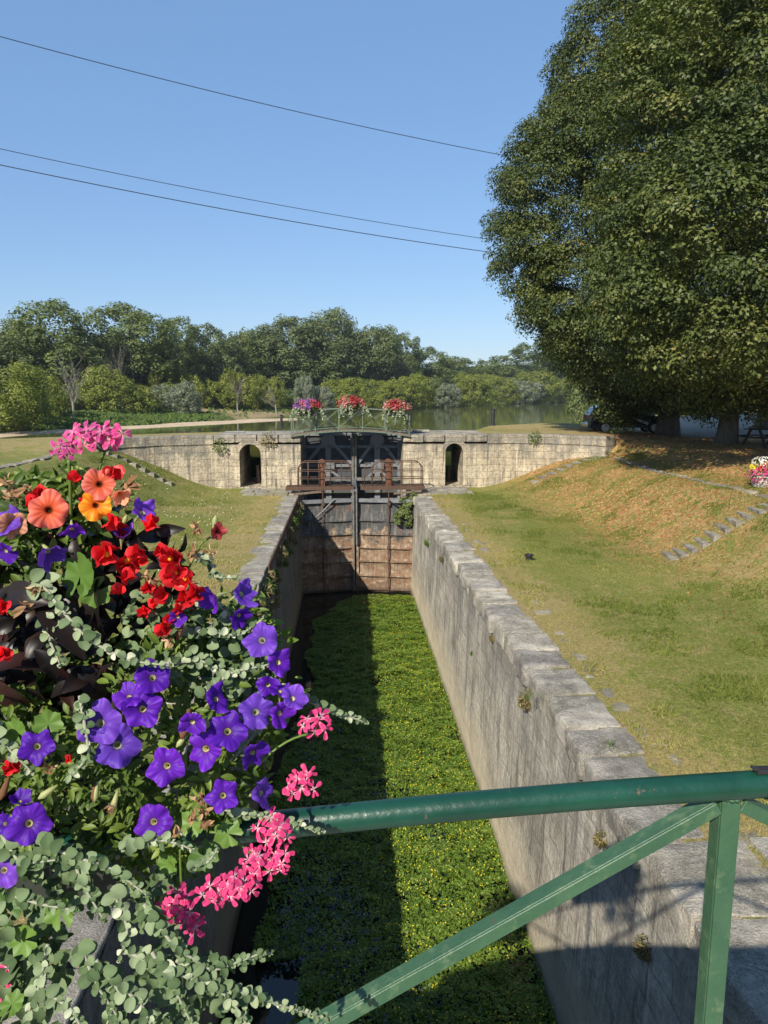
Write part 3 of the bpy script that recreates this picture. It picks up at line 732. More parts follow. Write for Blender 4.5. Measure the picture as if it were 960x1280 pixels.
# ================================================================== FAR FOOTBRIDGE
fb = empty('footbridge', (0, 0, 0)); tag(fb, 'pale green arched footbridge with cross braced railings over the gate', 'footbridge')
bx0, bx1 = -2.55, 3.15; bxm = (bx0 + bx1) / 2
arch = lambda x, e=7.0, r=.26: e + r * (1 - ((x - bxm) / ((bx1 - bx0) / 2)) ** 2)
xs = np.linspace(bx0, bx1, 25)
mb = MB()
for a, b in zip(xs[:-1], xs[1:]): mb.add([(a, 35.42, arch(a)), (b, 35.42, arch(b)), (b, 36.6, arch(b)), (a, 36.6, arch(a)), (a, 35.42, arch(a) - .06), (b, 35.42, arch(b) - .06), (b, 36.6, arch(b) - .06), (a, 36.6, arch(a) - .06)], [(0, 1, 2, 3), (7, 6, 5, 4), (0, 4, 5, 1), (3, 2, 6, 7)])
mb.build('deck', M['wood'], fb)
for yv in (35.38, 36.62):
    mb = MB()
    for a, b in zip(xs[:-1], xs[1:]): mb.bar((a, yv, arch(a) - .07), (b, yv, arch(b) - .07), .05, .16, (0, 1, 0))
    mb.build('girder', M['verdigris'], fb)
    rl = empty('railing', (0, 0, 0)); rl.parent = fb
    top = lambda x: arch(x) + .98
    mb = MB(); mb.tube([(x, yv, top(x)) for x in xs], .022, 8); mb.build('handrail', M['verdigris'], rl, smooth=True)
    mb = MB(); mb.tube([(x, yv, arch(x) + .1) for x in xs], .02, 6); mb.build('bottom_rail', M['verdigris'], rl, smooth=True)
    px_ = [bx0 + .05 + i * (bx1 - bx0 - .1) / 5 for i in range(6)]
    for x in px_: mb = MB(); mb.bar((x, yv, arch(x) - .14), (x, yv, top(x)), .05, .04, (0, 1, 0)); mb.build('post', M['verdigris'], rl)
    for a, b in zip(px_[:-1], px_[1:]):
        mb = MB(); mb.bar((a, yv - .012, arch(a) + .1), (b, yv - .012, top(b) - .03), .02, .012, (0, 1, 0)); mb.bar((a, yv + .012, top(a) - .03), (b, yv + .012, arch(b) + .1), .02, .012, (0, 1, 0))
        xm = (a + b) / 2; mb.lathe([(.005, -.02), (.045, -.02), (.045, .02), (.005, .02)], (xm, yv, arch(xm) + .52), 10, axis=Matrix.Rotation(R_(90), 3, 'X'))
        mb.build('cross_brace', M['verdigris'], rl)

# ================================================================== NEAR FOOTBRIDGE with railing
zr = lambda x: 8.3983 - .0309 * (x - 1.25) ** 2
YR = 1.15; RR = .0232
nb_ = empty('footbridge', (0, 0, 0)); tag(nb_, 'dark green footbridge in the foreground with round handrail and flat braces', 'footbridge')
xs = np.linspace(-3.2, 5.1, 40); mb = MB()
for a, b in zip(xs[:-1], xs[1:]):
    za, zb_ = zr(a) - .93, zr(b) - .93
    mb.add([(a, -.3, za), (b, -.3, zb_), (b, 1.52, zb_), (a, 1.52, za), (a, -.3, za - .16), (b, -.3, zb_ - .16), (b, 1.52, zb_ - .16), (a, 1.52, za - .16)], [(0, 1, 2, 3), (7, 6, 5, 4), (0, 4, 5, 1), (3, 2, 6, 7)])
mb.build('deck', M['concrete'], nb_)
mb = MB(); mb.tube([(x, YR, zr(x)) for x in np.linspace(-3.0, 4.9, 80)], RR, 24); hr = mb.build('handrail', M['rail'], nb_, smooth=True)
mb = MB(); mb.tube([(x, -.25, zr(x)) for x in np.linspace(-3.0, 4.9, 60)], RR, 12); mb.build('handrail', M['rail'], nb_, smooth=True)
# bottom rail
mb = MB(); pp = [(x, YR, zr(x) - .80) for x in np.linspace(-3.0, 4.9, 40)]
for a, b in zip(pp[:-1], pp[1:]): mb.bar(a, b, .035, .02, (0, 1, 0))
mb.build('bottom_rail', M['brace'], nb_)
def angle_bar(mb, a, b, w=.0235, th=.006, leg=.031):
    a = Vector(a); b = Vector(b); z = (b - a); L = z.length; z.normalize(); yv = Vector((0, 1, 0)); x = z.cross(yv).normalized(); yv = x.cross(z).normalized()
    if x.z < 0: x = -x
    Mx = Matrix((x, z.cross(x), z)).transposed()
    c = (a + b) / 2
    mb.box(c, (w, th, L), Mx)                                              # flat web facing the walker
    mb.box(c + x * (w / 2 - th / 2) * 1.0 + Vector((0, leg / 2 + th / 2 - .0005, 0)), (th, leg, L), Mx)
PX = [.664 + 1.52 * k_ for k_ in (-2, -1, 0, 1, 2)]
for x in PX:
    mb = MB(); z1 = zr(x) - RR + .002; z0 = zr(x) - .93
    mb.span((x - .0165, YR - .004, z0), (x + .0165, YR + .003, z1)); mb.span((x - .0165, YR + .0035, z0), (x - .0105, YR + .036, z1)); mb.build('post', M['brace'], nb_, bevel=.0012)
    mb = MB(); pts = [(x + .019 * math.cos(a) , YR + .006 + .018 * math.sin(a), zr(x) - RR * .92 + random.uniform(-.001, .001)) for a in np.linspace(0, 2 * math.pi, 40)]; mb.tube(pts, [.0028 + .0012 * math.sin(i * 2.1) for i in range(40)], 6); mb.build('weld_bead', M['brace'], nb_, smooth=True)
for k_, x in enumerate(PX):
    for s in (-1, 1):
        xe = x + s * 1.52
        if not (-2.6 < xe < 4): continue
        # flat stays run from the head of every post down to the foot of its neighbour, alternate ones are the pair that meets
        if (k_ % 2) == 1: continue
        mb = MB(); angle_bar(mb, (x + s * .022, YR + .002 * s, zr(x) - .040), (xe - s * .03, YR + .002 * s, zr(xe) - .775)); mb.build('brace', M['brace'], nb_, bevel=.0012)
tie = MB(); xt = .725; sl_ = 0
rg = Matrix.Rotation(R_(90), 3, 'Y') @ Matrix.Identity(3)
tie.lathe([(.0236, -.006), (.0262, -.006), (.0262, .006), (.0236, .006)], (xt, YR, zr(xt)), 28, axis=rg)
tie.box((xt - .012, YR - .004, zr(xt) + .0275), (.026, .016, .008)); tie.box((xt - .026, YR - .006, zr(xt) + .0315), (.014, .01, .005), Matrix.Rotation(.4, 3, 'Y')); tie.bar((xt + .002, YR, zr(xt) + .029), (xt + .018, YR - .006, zr(xt) + .032), .006, .003)
tag(tie.build('cable_tie', M['black'], None), 'black cable tie strapped round the green handrail', 'cable tie')
# ================================================================== FOLIAGE TOOLS
def unit(v): return v / np.maximum(np.linalg.norm(v, axis=-1, keepdims=True), 1e-9)
T_DIA = (np.array([(0, -.5, 0), (.30, -.02, .07), (0, .5, 0), (-.30, -.02, .07)]), [(0, 1, 2, 3)])
T_OVAL = (np.array([(0, -.5, 0), (.30, -.24, .05), (.34, .08, .06), (0, .5, -.03), (-.34, .08, .06), (-.30, -.24, .05)]), [(0, 1, 2, 3), (0, 3, 4, 5)])
T_LONG = (np.array([(0, -.5, 0), (.11, -.1, .04), (0, .5, -.06), (-.11, -.1, .04)]), [(0, 1, 2, 3)])
def leaves(P, Nn, size, tmpl=T_DIA, r=None, updir=None, rnd=None):
    """one small mesh leaf at every point; P centre, Nn normal, size scalar/array"""
    r = r or rng; n = len(P); T, Fc = tmpl
    Nn = unit(Nn); t = unit(r.normal(size=(n, 3)) if updir is None else updir + r.normal(size=(n, 3)) * .35)
    t = unit(t - Nn * (t * Nn).sum(1, keepdims=True)); b = np.cross(Nn, t)
    s = np.broadcast_to(np.asarray(size, float), (n,))[:, None]
    V = P[:, None, :] + (b[:, None, :] * T[None, :, 0:1] + t[:, None, :] * T[None, :, 1:2] + Nn[:, None, :] * T[None, :, 2:3]) * s[:, None, :]
    k = len(T); Fc = np.array(Fc); Fs = (np.arange(n) * k)[:, None, None] + Fc[None]
    if rnd is None: rnd = r.random(n)
    return V.reshape(-1, 3), Fs.reshape(-1, Fc.shape[1]), np.repeat(rnd, k)

def cat_meshes(L):
    V = []; Fs = []; A = []; b = 0
    for v, f, a in L: V.append(v); Fs.append(f + b); A.append(a); b += len(v)
    return np.concatenate(V), np.concatenate(Fs), np.concatenate(A)

def crown_mesh(name, lobes, nclump, nleaf, lsize, csize, seed, flatn=.6, droop=.0, tmpl=T_DIA, inner=.1, gap=0.0, upb=.45, dj=.10):
    """lobes: list of (cx,cy,cz,rx,ry,rz). Clumps of leaves sit on and just inside the lobes' skin."""
    r = np.random.default_rng(seed); lobes = np.array(lobes, float)
    vol = lobes[:, 3] * lobes[:, 4] + lobes[:, 3] * lobes[:, 5]; pick = r.choice(len(lobes), nclump, p=vol / vol.sum())
    d = unit(r.normal(size=(nclump, 3))); lb = lobes[pick]
    depth = 1 - np.abs(r.normal(size=nclump)) * dj; ins = r.random(nclump) < inner; depth[ins] = r.uniform(.35, .9, ins.sum())
    C = lb[:, :3] + d * lb[:, 3:] * depth[:, None]
    # drop clumps buried inside another lobe
    keep = np.ones(nclump, bool)
    for i, L in enumerate(lobes):
        q_ = (((C - L[:3]) / L[3:]) ** 2).sum(1); keep &= ~((q_ < .5) & (pick != i))
    if gap: keep &= fbm(C[:, 0] * .25 + seed, C[:, 1] * .25, C[:, 2] * .25) > gap
    C = C[keep]; d = d[keep]; m = len(C)
    cs = csize * r.uniform(.6, 1.35, m)
    per = np.maximum(3, (nleaf / m * (cs / cs.mean()) ** 2).astype(int)); ci = np.repeat(np.arange(m), per); n = len(ci)
    u = unit(r.normal(size=(n, 3))); u[:, 2] = np.where(r.random(n) < (.75 if upb > .3 else .3), np.abs(u[:, 2]), u[:, 2])
    rad = cs[ci][:, None] * (r.uniform(.55, 1.05, n) ** .7)[:, None]
    off = u * rad; off[:, 2] *= flatn
    if droop: off[:, 2] -= droop * (off[:, 0] ** 2 + off[:, 1] ** 2) / cs[ci]
    P = C[ci] + off
    N_ = unit(u * .8 + d[ci] * .4 + np.array((0, 0, upb)) + r.normal(size=(n, 3)) * .45)
    cr = r.random(m); rn = np.clip(cr[ci] * .5 + r.random(n) * .5, 0, 1)
    return leaves(P, N_, lsize * r.uniform(.7, 1.3, n), tmpl, r, None, rn)

def trunk_mesh(mb, h, r0, seed, limbs=6, spread=.5, lean=0, base=.0, top_r=.25, flare=1.5, z0=.3):
    r = random.Random(seed); pts = []; rr = []
    for i in range(9):
        u = i / 8; pts.append((lean * u * h * .2 + math.sin(u * 5 + seed) * .012 * h, math.cos(u * 4 + seed) * .012 * h - .012 * h * math.cos(seed), h * u - .4)); rr.append(r0 * ((1 + (flare - 1) * max(0, 1 - u * 9)) * (1 - u * (1 - top_r))))
    mb.tube(pts, rr, 12)
    for k in range(limbs):
        u = z0 + (1 - z0) * (k + .5) / limbs * .9; a = k * 2.4 + r.random(); p = np.array(pts[int(u * 8)]); L = h * spread * (1.15 - u) * r.uniform(.7, 1.1)
        q_ = [p]; dd = np.array((math.cos(a), math.sin(a), .7 + .5 * r.random()))
        for s in range(1, 5): q_.append(p + dd * L * s / 4 + np.array((r.uniform(-.06, .06), r.uniform(-.06, .06), .04 * s)) * L * .5)
        mb.tube(q_, [r0 * .42 * (1 - u * .5) * (1 - .22 * s) for s in range(5)], 6)

# bark
def bark(name, lo, hi):
    t = NT(name); co = t.coord(); n = t.noise(t.mapped(co, (3, 3, .5)), 3, 6, .7); n2 = t.noise(co, 20, 4, .6)
    c = t.ramp(n, [(.3, lo), (.7, hi)]); return t.done(c, .95, t.bump(t.math('ADD', n, t.math('MULTIPLY', n2, .4)), 1., .06), 0, .1)
M['bark'] = bark('lime_bark', (.09, .075, .06), (.22, .19, .155)); M['greybark'] = bark('bleached_bark', (.15, .13, .11), (.32, .29, .25)); M['palebark'] = bark('pale_bark', (.22, .2, .17), (.48, .45, .38))
M['lime'] = leafmat('lime_leaf', [(0, (.015, .026, .008)), (.35, (.044, .066, .016)), (.7, (.092, .116, .026)), (.95, (.165, .165, .042)), (1, (.25, .165, .065))], .25, .55, .35)
M['dgreen'] = leafmat('dark_woodland_leaf', [(0, (.05, .075, .026)), (.5, (.105, .135, .048)), (1, (.17, .20, .078))], .25, .6, .3)
M['ygreen'] = leafmat('yellow_green_leaf', [(0, (.075, .10, .014)), (.5, (.165, .195, .03)), (1, (.25, .265, .06))], .3, .6, .3)
M['mgreen'] = leafmat('mid_green_leaf', [(0, (.05, .075, .02)), (.5, (.105, .14, .038)), (1, (.18, .215, .07))], .28, .6, .3)
M['willow'] = leafmat('grey_willow_leaf', [(0, (.07, .085, .055)), (.5, (.15, .175, .115)), (1, (.27, .30, .21))], .2, .6, .3)

# ================================================================== THE BIG LIME TREES
def lime_tree(x, y, label, lobes, nclump, nleaf, seed, r0, lean=0):
    z = GZ(x, y); root = empty('lime_tree', (x, y, z)); tag(root, label, 'tree')
    mb = MB(); trunk_mesh(mb, 15, r0, seed, 9, .55, lean, flare=1.4, z0=.25); mb.build('trunk', M['bark'], root, smooth=True)
    V, Fs, A = crown_mesh('crown', lobes, nclump, nleaf, .128, .66, seed, .7, .25, T_DIA, .24, dj=.05)
    o = link('crown', fast_mesh('crown', V, Fs, dict(rnd=A)), M['lime'], root)
    return root
# lobes are (dx, dy, z above ground, radii)
lobA = [(-.9, 0, 10.9, 8.9, 8.8, 7.6), (.2, 0, 16.4, 7.2, 7.6, 7.8), (-.6, -1, 6.4, 6.8, 7.2, 5.2), (-3.6, -2, 11.5, 5.9, 5.8, 5.6), (-3.7, -2.6, 3.7, 1.4, 1.7, 3.3), (1.7, -1, 22.8, 4.0, 3.8, 4.0), (3, 0, 12, 8, 8, 9), (-4.2, -3.5, 6.6, 4.8, 4.8, 3.6)]
lobB = [(0.4, 0, 11.5, 7.6, 7.2, 8.5), (.6, 0, 18.5, 6.6, 6.4, 8.2), (-.6, -1.5, 5.3, 6.0, 5.4, 4.2), (3.5, 1.5, 4.6, 3.4, 3.4, 3.4), (1.0, -3, 12.5, 5.8, 5.2, 6.0), (4, -1, 10, 6.2, 6, 8), (-3.6, -4.6, 7.0, 4.6, 4.6, 3.4), (1.5, -5.5, 7.2, 4.6, 4.0, 3.4), (-5.0, -8.6, 6.4, 4.4, 4.4, 3.9), (-1, -9.5, 6.8, 4.4, 4, 4.2), (-3.6, -7, 11, 5, 5, 5), (-2.4, -3.4, 3.9, 2.6, 2.2, 2.0), (2.6, -3.6, 4.4, 3.0, 2.4, 2.5), (-1.6, -3.6, 4.2, 2.4, 2, 2.2), (.8, -4.2, 4.6, 2.0, 1.8, 1.9), (1, -2, 22, 5, 5, 5)]
lime_tree(17.3, 38.5, 'huge dense lime tree nearer the river, its crown hanging low over the dark car', lobA, 5600, 540000, 11, .52)
lime_tree(17.2, 32.4, 'huge lime tree at the right edge, nearer trunk beside the flower planter', lobB, 6200, 580000, 12, .40)
lobC = [(0, 0, 9, 6, 6, 5), (0, 0, 14, 7, 7, 7), (2, 1, 18, 6, 6, 6)]
lime_tree(25.5, 44, 'lime tree behind the picnic table, mostly hidden by the nearer ones', lobC, 700, 30000, 13, .5)

# ================================================================== FAR BANK
SH = [(-400, 60), (-120, 62), (-70, 70), (-46, 84), (-36, 99), (-27, 121), (-17, 150), (-9, 178), (0, 200), (12, 232), (28, 262), (55, 310), (95, 372), (130, 470), (200, 600), (600, 1100)]
SH = np.array(SH, float)
tt = np.linspace(0, len(SH) - 1, 240); sx_ = np.interp(tt, range(len(SH)), SH[:, 0]); sy_ = np.interp(tt, range(len(SH)), SH[:, 1])
for _ in range(8): sx_[1:-1] = (sx_[:-2] + 2 * sx_[1:-1] + sx_[2:]) / 4; sy_[1:-1] = (sy_[:-2] + 2 * sy_[1:-1] + sy_[2:]) / 4
tg = unit(np.stack([np.gradient(sx_), np.gradient(sy_)], 1)); nr = np.stack([-tg[:, 1], tg[:, 0]], 1)
wob = (fbm(tt * .6, 0 * tt, 3, 3) - .5) * 9; prof = [(-3, -1.2), (0, 0.02), (1.0, .35), (3, .75), (7, 1.1), (12, 1.6), (20, 2.4), (40, 3.2), (90, 4), (400, 6), (1800, 10)]
V = []; D = []
for j, (o_, h_) in enumerate(prof):
    p = np.stack([sx_, sy_], 1) + nr * (o_ + wob * (o_ < 100))[:, None]
    hh = ZR + h_ + (fbm(p[:, 0] * .15, p[:, 1] * .15, j) - .5) * .8 * (o_ > 1)
    V.append(np.concatenate([p, hh[:, None]], 1)); D.append(np.exp(-((tt - 6.1) / .8) ** 2) * (o_ < 40) + .9 * np.exp(-((tt - 11.2) / .25) ** 2) * (o_ < 15))
V = np.array(V); n0, n1 = V.shape[:2]; ii = np.arange(n0 * n1).reshape(n0, n1)
qq = np.stack([ii[:-1, :-1], ii[:-1, 1:], ii[1:, 1:], ii[1:, :-1]], -1).reshape(-1, 4)
tag(link('far_bank', fast_mesh('far_bank', V.reshape(-1, 3), qq, dict(dry=np.array(D).ravel())), M['farbank'], smooth=True), kind='structure')
def shore(t_, off):
    i = np.interp(t_, tt, np.arange(len(tt))); k = int(min(i, len(tt) - 2)); f = i - k
    p = np.array([sx_[k] * (1 - f) + sx_[k + 1] * f, sy_[k] * (1 - f) + sy_[k + 1] * f]) + nr[k] * (off + wob[k]); return p
# rushes and grass along the waterline
n = 26000; ts = rng.uniform(2.2, 12.5, n); of = rng.uniform(.3, 14, n) ** 1.0
ki = np.clip((np.interp(ts, tt, np.arange(len(tt)))).astype(int), 0, len(tt) - 2)
P = np.stack([sx_[ki], sy_[ki]], 1) + (tg[ki] * rng.uniform(-.5, .5, n)[:, None]) + nr[ki] * (of + wob[ki])[:, None]
hz = ZR + np.interp(of, [p[0] for p in prof], [p[1] for p in prof]) + .15
P3 = np.concatenate([P, hz[:, None]], 1); keep = ~((np.abs(ts - 6.1) < .55) & (rng.random(n) < .93)); P3 = P3[keep]
nb2 = len(P3); V, Fs, A = leaves(P3, rng.normal(size=(nb2, 3)) * .5 + (0, -.8, .5), rng.uniform(.35, 1.0, nb2), T_DIA, rng, np.tile((0, 0, 1.), (nb2, 1)), np.clip(rng.random(nb2) * .5 + .25, 0, 1))
M['reed'] = leafmat('bank_grass', [(0, (.03, .06, .012)), (.5, (.065, .11, .022)), (1, (.12, .155, .04))], .3, .7, .2)
tag(link('bank_grass', fast_mesh('bank_grass', V, Fs, dict(rnd=A)), M['reed']), 'tall green grass along the far river bank', 'grass', kind='stuff')
# sandbar: long pale strip in the river
sb = [atz(-60, 547.5, 4.0), atz(0, 546.2, 4.0), atz(60, 541.5, 4.0), atz(150, 536.5, 4.0), atz(250, 531.5, 4.0), atz(345, 526.2, 4.0), atz(372, 524.2, 4.0)]
wd = [3.2, 3.4, 3.6, 5.0, 6.5, 8.5, 1.0]
V = []
cl = np.array([p[:2] for p in sb]); u_ = np.linspace(0, len(sb) - 1, 50); c2 = np.stack([np.interp(u_, range(len(sb)), cl[:, i]) for i in (0, 1)], 1); w2 = np.interp(u_, range(len(sb)), wd) * (1 + .25 * np.sin(u_ * 5))
t2 = unit(np.gradient(c2, axis=0)); n2_ = np.stack([-t2[:, 1], t2[:, 0]], 1)
for o_, h_ in ((-.15, -.1), (.0, .06), (.3, .17), (.7, .22), (1.0, .05), (1.1, -.1)):
    p = c2 + n2_ * (o_ * w2)[:, None]; V.append(np.concatenate([p, np.full((50, 1), ZR + h_)], 1))
V = np.array(V); ii = np.arange(300).reshape(6, 50); qq = np.stack([ii[:-1, :-1], ii[:-1, 1:], ii[1:, 1:], ii[1:, :-1]], -1).reshape(-1, 4)
tag(link('sandbar', fast_mesh('sandbar', V.reshape(-1, 3), qq), M['sand'], smooth=True), kind='structure')

# ---- tree prototypes (several crowns per kind), heights normalised to 1
def proto(kind, seed):
    r = random.Random(seed); L = []
    if kind == 'tall':
        for i in range(8):
            a = r.random() * 6.28; z = .32 + .58 * i / 8; q_ = .17 * (1.25 - abs(z - .55) * 1.3); L.append((math.cos(a) * q_ * .75, math.sin(a) * q_ * .75, z, q_, q_, .13 + .05 * r.random()))
        L.append((0, 0, .42, .24, .24, .2)); L.append((0, 0, .62, .20, .20, .3)); ncl, nl, ls, cs = 520, 17000, .019, .042
    elif kind == 'bush':
        for i in range(7):
            a = r.random() * 6.28; q_ = .34 * r.uniform(.5, 1); L.append((math.cos(a) * q_, math.sin(a) * q_, .25 + .38 * r.random(), .30, .30, .26))
        L.append((0, 0, .3, .5, .5, .32)); ncl, nl, ls, cs = 460, 15000, .030, .066
    else:
        for i in range(6):
            a = r.random() * 6.28; q_ = .25 * r.uniform(.4, 1); L.append((math.cos(a) * q_, math.sin(a) * q_, .28 + .5 * r.random(), .22, .22, .24))
        ncl, nl, ls, cs = 460, 15000, .024, .052
    V, Fs, A = crown_mesh('c', L, ncl, nl, ls, cs, seed, 1.05, 0, T_DIA, .12, upb=.15)
    mb = MB(); trunk_mesh(mb, .62, .018 if kind != 'tall' else .016, seed, 6, .5, flare=1.3)
    # scale the sink (-.4) out of the unit trunk
    mb.v = [(a, b, (c + .4) - .03) for a, b, c in mb.v]
    return fast_mesh('crown_' + kind, V, Fs, dict(rnd=A)), mb
PR = {}
for kind in ('tall', 'bush', 'round'):
    PR[kind] = []
    for s in range(4):
        me, mb = proto(kind, 50 + s * 7 + len(kind)); tm = bpy.data.meshes.new('trunk'); tm.from_pydata(mb.v, [], mb.f); tm.update(); tm.shade_smooth(); tm.materials.append(M['bark']); me.materials.append(M['dgreen']); PR[kind].append((me, tm))
KN = dict(tall='poplar_tree', bush='willow_bush', round='riverside_tree')
_tv = {}
def far_tree(kind, mat, px, y, ptop, width, label, grp, sink=0.0, base=None):
    """a tree on the far bank: px of its middle, distance y, px height of its top"""
    ptop = ptop + (9 if 510 < px < 780 and kind != 'bush' and ptop > 400 else 0)
    b = at(px, 489, y); top = at(px, ptop, y)[2]; gz = ZR + 1.2 if base is None else base; h = (top - gz) / .97
    me, tm = random.choice(PR[kind])
    key = (me.name, mat)
    if key not in _tv:
        m2 = me.copy(); m2.materials.clear(); m2.materials.append(M[mat]); _tv[key] = m2
    root = empty(KN[kind], (b[0], y, gz - sink)); tag(root, label, 'tree' if kind != 'bush' else 'bush', grp)
    wv = width / F * math.hypot(b[0], y) / {'tall': .50, 'bush': 1.15, 'round': .72}[kind]
    for nm, mesh in (('trunk', tm), ('crown', _tv[key])):
        o = bpy.data.objects.new(nm, mesh); COL.objects.link(o); o.parent = root
    root.scale = (wv, wv, h); root.rotation_euler = (0, 0, random.random() * 6.28)
    return root
# back row: tall dark woodland (px, distance, top px, width px, where)
tall = [(-30, 112, 415, 90), (12, 118, 412, 70), (40, 128, 403, 60), (84, 122, 382, 95), (128, 140, 415, 60), (166, 134, 380, 70), (150, 150, 420, 60), (196, 152, 428, 50), (217, 150, 396, 46), (258, 160, 410, 56), (236, 175, 430, 50), (292, 172, 418, 54), (318, 178, 405, 62), (352, 182, 399, 70), (388, 190, 396, 66), (426, 196, 391, 72), (405, 210, 402, 60), (462, 206, 402, 60), (480, 222, 412, 44), (505, 232, 418, 36), (528, 244, 428, 50), (550, 262, 440, 44), (578, 272, 436, 40), (604, 330, 450, 40), (625, 350, 447, 46), (655, 322, 422, 66), (690, 345, 430, 60), (730, 380, 440, 60), (770, 400, 440, 60)]
desc = ['far left edge of the wood', 'left of the bare dead tree', 'beside the hill at the left', 'above the bare dead tree, broad crown', 'right of the broad crown', 'open airy crown standing above the rest', 'behind the airy crown', 'in the dip right of the airy crown', 'narrow crown alone against the sky', 'low point of the skyline', 'behind the yellow bushes', 'above the grey bush', 'left end of the high dark mass', 'left part of the high dark mass', 'middle of the high dark mass', 'highest of the dark mass over the bridge', 'behind the highest dark crown', 'right shoulder of the dark mass', 'right end of the dark mass', 'narrow tree right of the dark mass', 'pale loose tree above the right flower box', 'small tree right of the pale one', 'darker tree left of the skyline gap', 'low distant tree in the skyline gap', 'distant tree just left of the lime crown', 'large distant tree beside the lime crown', 'distant tree partly behind the lime crown', 'distant tree behind the lime crown', 'distant tree hidden behind the lime crown']
for (px, y, tp, wd_), de in zip(tall, desc):
    mat = 'mgreen' if px > 500 or px in (84, 166, 217, 292) else 'dgreen'
    if px in (528, 655): mat = 'mgreen'
    far_tree('tall' if px % 3 else 'round', mat, px, y * 1.12, tp, wd_ * 1.28, 'tall dark green tree, ' + de, 'tall trees of the far wood')
# fillers low in the wood so no sky shows under the crowns
fill = [(px, 175 + max(0, px) * .33) for px in range(-60, 820, 36)]
for i, (px, y) in enumerate(fill):
    far_tree('round', 'dgreen' if px < 500 else 'mgreen', px + random.uniform(-8, 8), y * (1 if px < 500 else 1.2), (440 if px < 490 else 453) + random.uniform(-8, 8), 86, 'dark tree deep in the far wood, behind the front row', 'dark trees deep in the far wood')
# front row: yellow green bushes and grey willows
front = [(-10, 86, 438, 110, 'ygreen'), (36, 98, 452, 70, 'ygreen'), (70, 112, 470, 50, 'mgreen'), (112, 118, 462, 56, 'mgreen'), (150, 116, 446, 84, 'ygreen'), (186, 128, 470, 52, 'ygreen'), (218, 124, 466, 56, 'willow'), (206, 142, 448, 54, 'ygreen'), (238, 142, 446, 56, 'ygreen'), (270, 146, 460, 56, 'ygreen'), (298, 150, 446, 58, 'ygreen'), (335, 158, 458, 40, 'ygreen'), (352, 166, 478, 40, 'mgreen'), (380, 150, 458, 24, 'willow'), (398, 154, 474, 38, 'willow'), (428, 168, 462, 60, 'ygreen'), (480, 186, 466, 56, 'ygreen'), (510, 196, 454, 66, 'ygreen'), (545, 222, 466, 52, 'mgreen'), (560, 216, 472, 34, 'willow'), (590, 238, 458, 56, 'ygreen'), (622, 262, 460, 50, 'ygreen'), (650, 280, 464, 50, 'willow'), (672, 290, 458, 56, 'ygreen'), (700, 305, 462, 56, 'ygreen'), (740, 330, 462, 60, 'ygreen')]
fd = ['large at the left edge', 'second from the left edge', 'at the foot of the dead tree, left side', 'at the foot of the dead tree, right side', 'broad, right of the dead tree', 'between the broad bush and the grey one', 'round, in front of the wood', 'behind the round grey bush', 'right of the round grey bush', 'left of the dirt bank', 'above the dirt bank', 'over the pale leaning branches', 'low, above the dirt bank', 'narrow and upright, left of the flower boxes', 'round, above the left flower box', 'above the middle flower box', 'between middle and right flower boxes', 'large, above the right flower box', 'right of the right flower box', 'small, among the yellow bushes', 'above the right doorway', 'left of the black mooring bollard', 'above the black mooring bollard', 'right of the black mooring bollard', 'beside the low branches of the lime', 'behind the low branches of the lime']
cn = dict(ygreen='yellow green bush', mgreen='mid green bush', willow='silvery grey willow bush')
for (px, y, tp, wd_, mat), de in zip(front, fd):
    far_tree('bush', mat, px, y * 1.08, tp, wd_ * 1.15, cn[mat] + ', ' + de, 'bushes on the far river bank', .6, base=ZR + .7)
# dead tree and leaning bare branches
def bare(mb, p, d, L, r, depth, rr):
    q_ = [np.array(p)]; d = np.array(d, float)
    for s in range(4): d = d + np.array([rr.uniform(-.15, .15) for _ in range(3)]); d /= np.linalg.norm(d); q_.append(q_[-1] + d * L / 4)
    mb.tube(q_, [r * (1 - .18 * s) for s in range(5)], 5, cap=False)
    if depth:
        for k in range(4 if depth > 1 else 3):
            i = 1 + (k % 4); nd = d + np.array([rr.uniform(-.8, .8), rr.uniform(-.8, .8), rr.uniform(-.1, .6)]); bare(mb, q_[i], nd / np.linalg.norm(nd), L * .62, r * .55, depth - 1, rr)
for px, y, tp, lean, lab in ((90, 104, 428, 0, 'bare bleached dead tree standing in front of the wood'), (345, 150, 478, -1.6, 'pale bare branches leaning over the dirt bank'), (296, 148, 462, 0, 'small bare grey dead tree among yellow green bushes'), (152, 128, 410, -.5, 'pale bare limbs beside the airy tree crown')):
    b = at(px, 489, y); top = at(px, tp, y)[2]; h = top - 5.0; rr = random.Random(px); root = empty('dead_tree', (b[0], y, 5.0)); tag(root, lab, 'dead tree')
    mb = MB(); mb.tube([(0, 0, -.6), (lean * .1, 0, h * .25)], [.16, .1], 8, cap=False); mb.build('trunk', M['greybark'], root)
    mb = MB()
    for k in range(9): a = rr.random() * 6.28; bare(mb, (lean * .1, 0, h * (.16 + .06 * k)), (math.cos(a) * .32 + lean * .6, math.sin(a) * .32, 1), h * .55, .07 if px == 90 else .035, 2, rr)
    zs_ = max(p[2] for p in mb.v); mb.v = [(a * h / zs_, b_, c * h / zs_) for a, b_, c in mb.v]; mb.build('branches', M['greybark'], root)
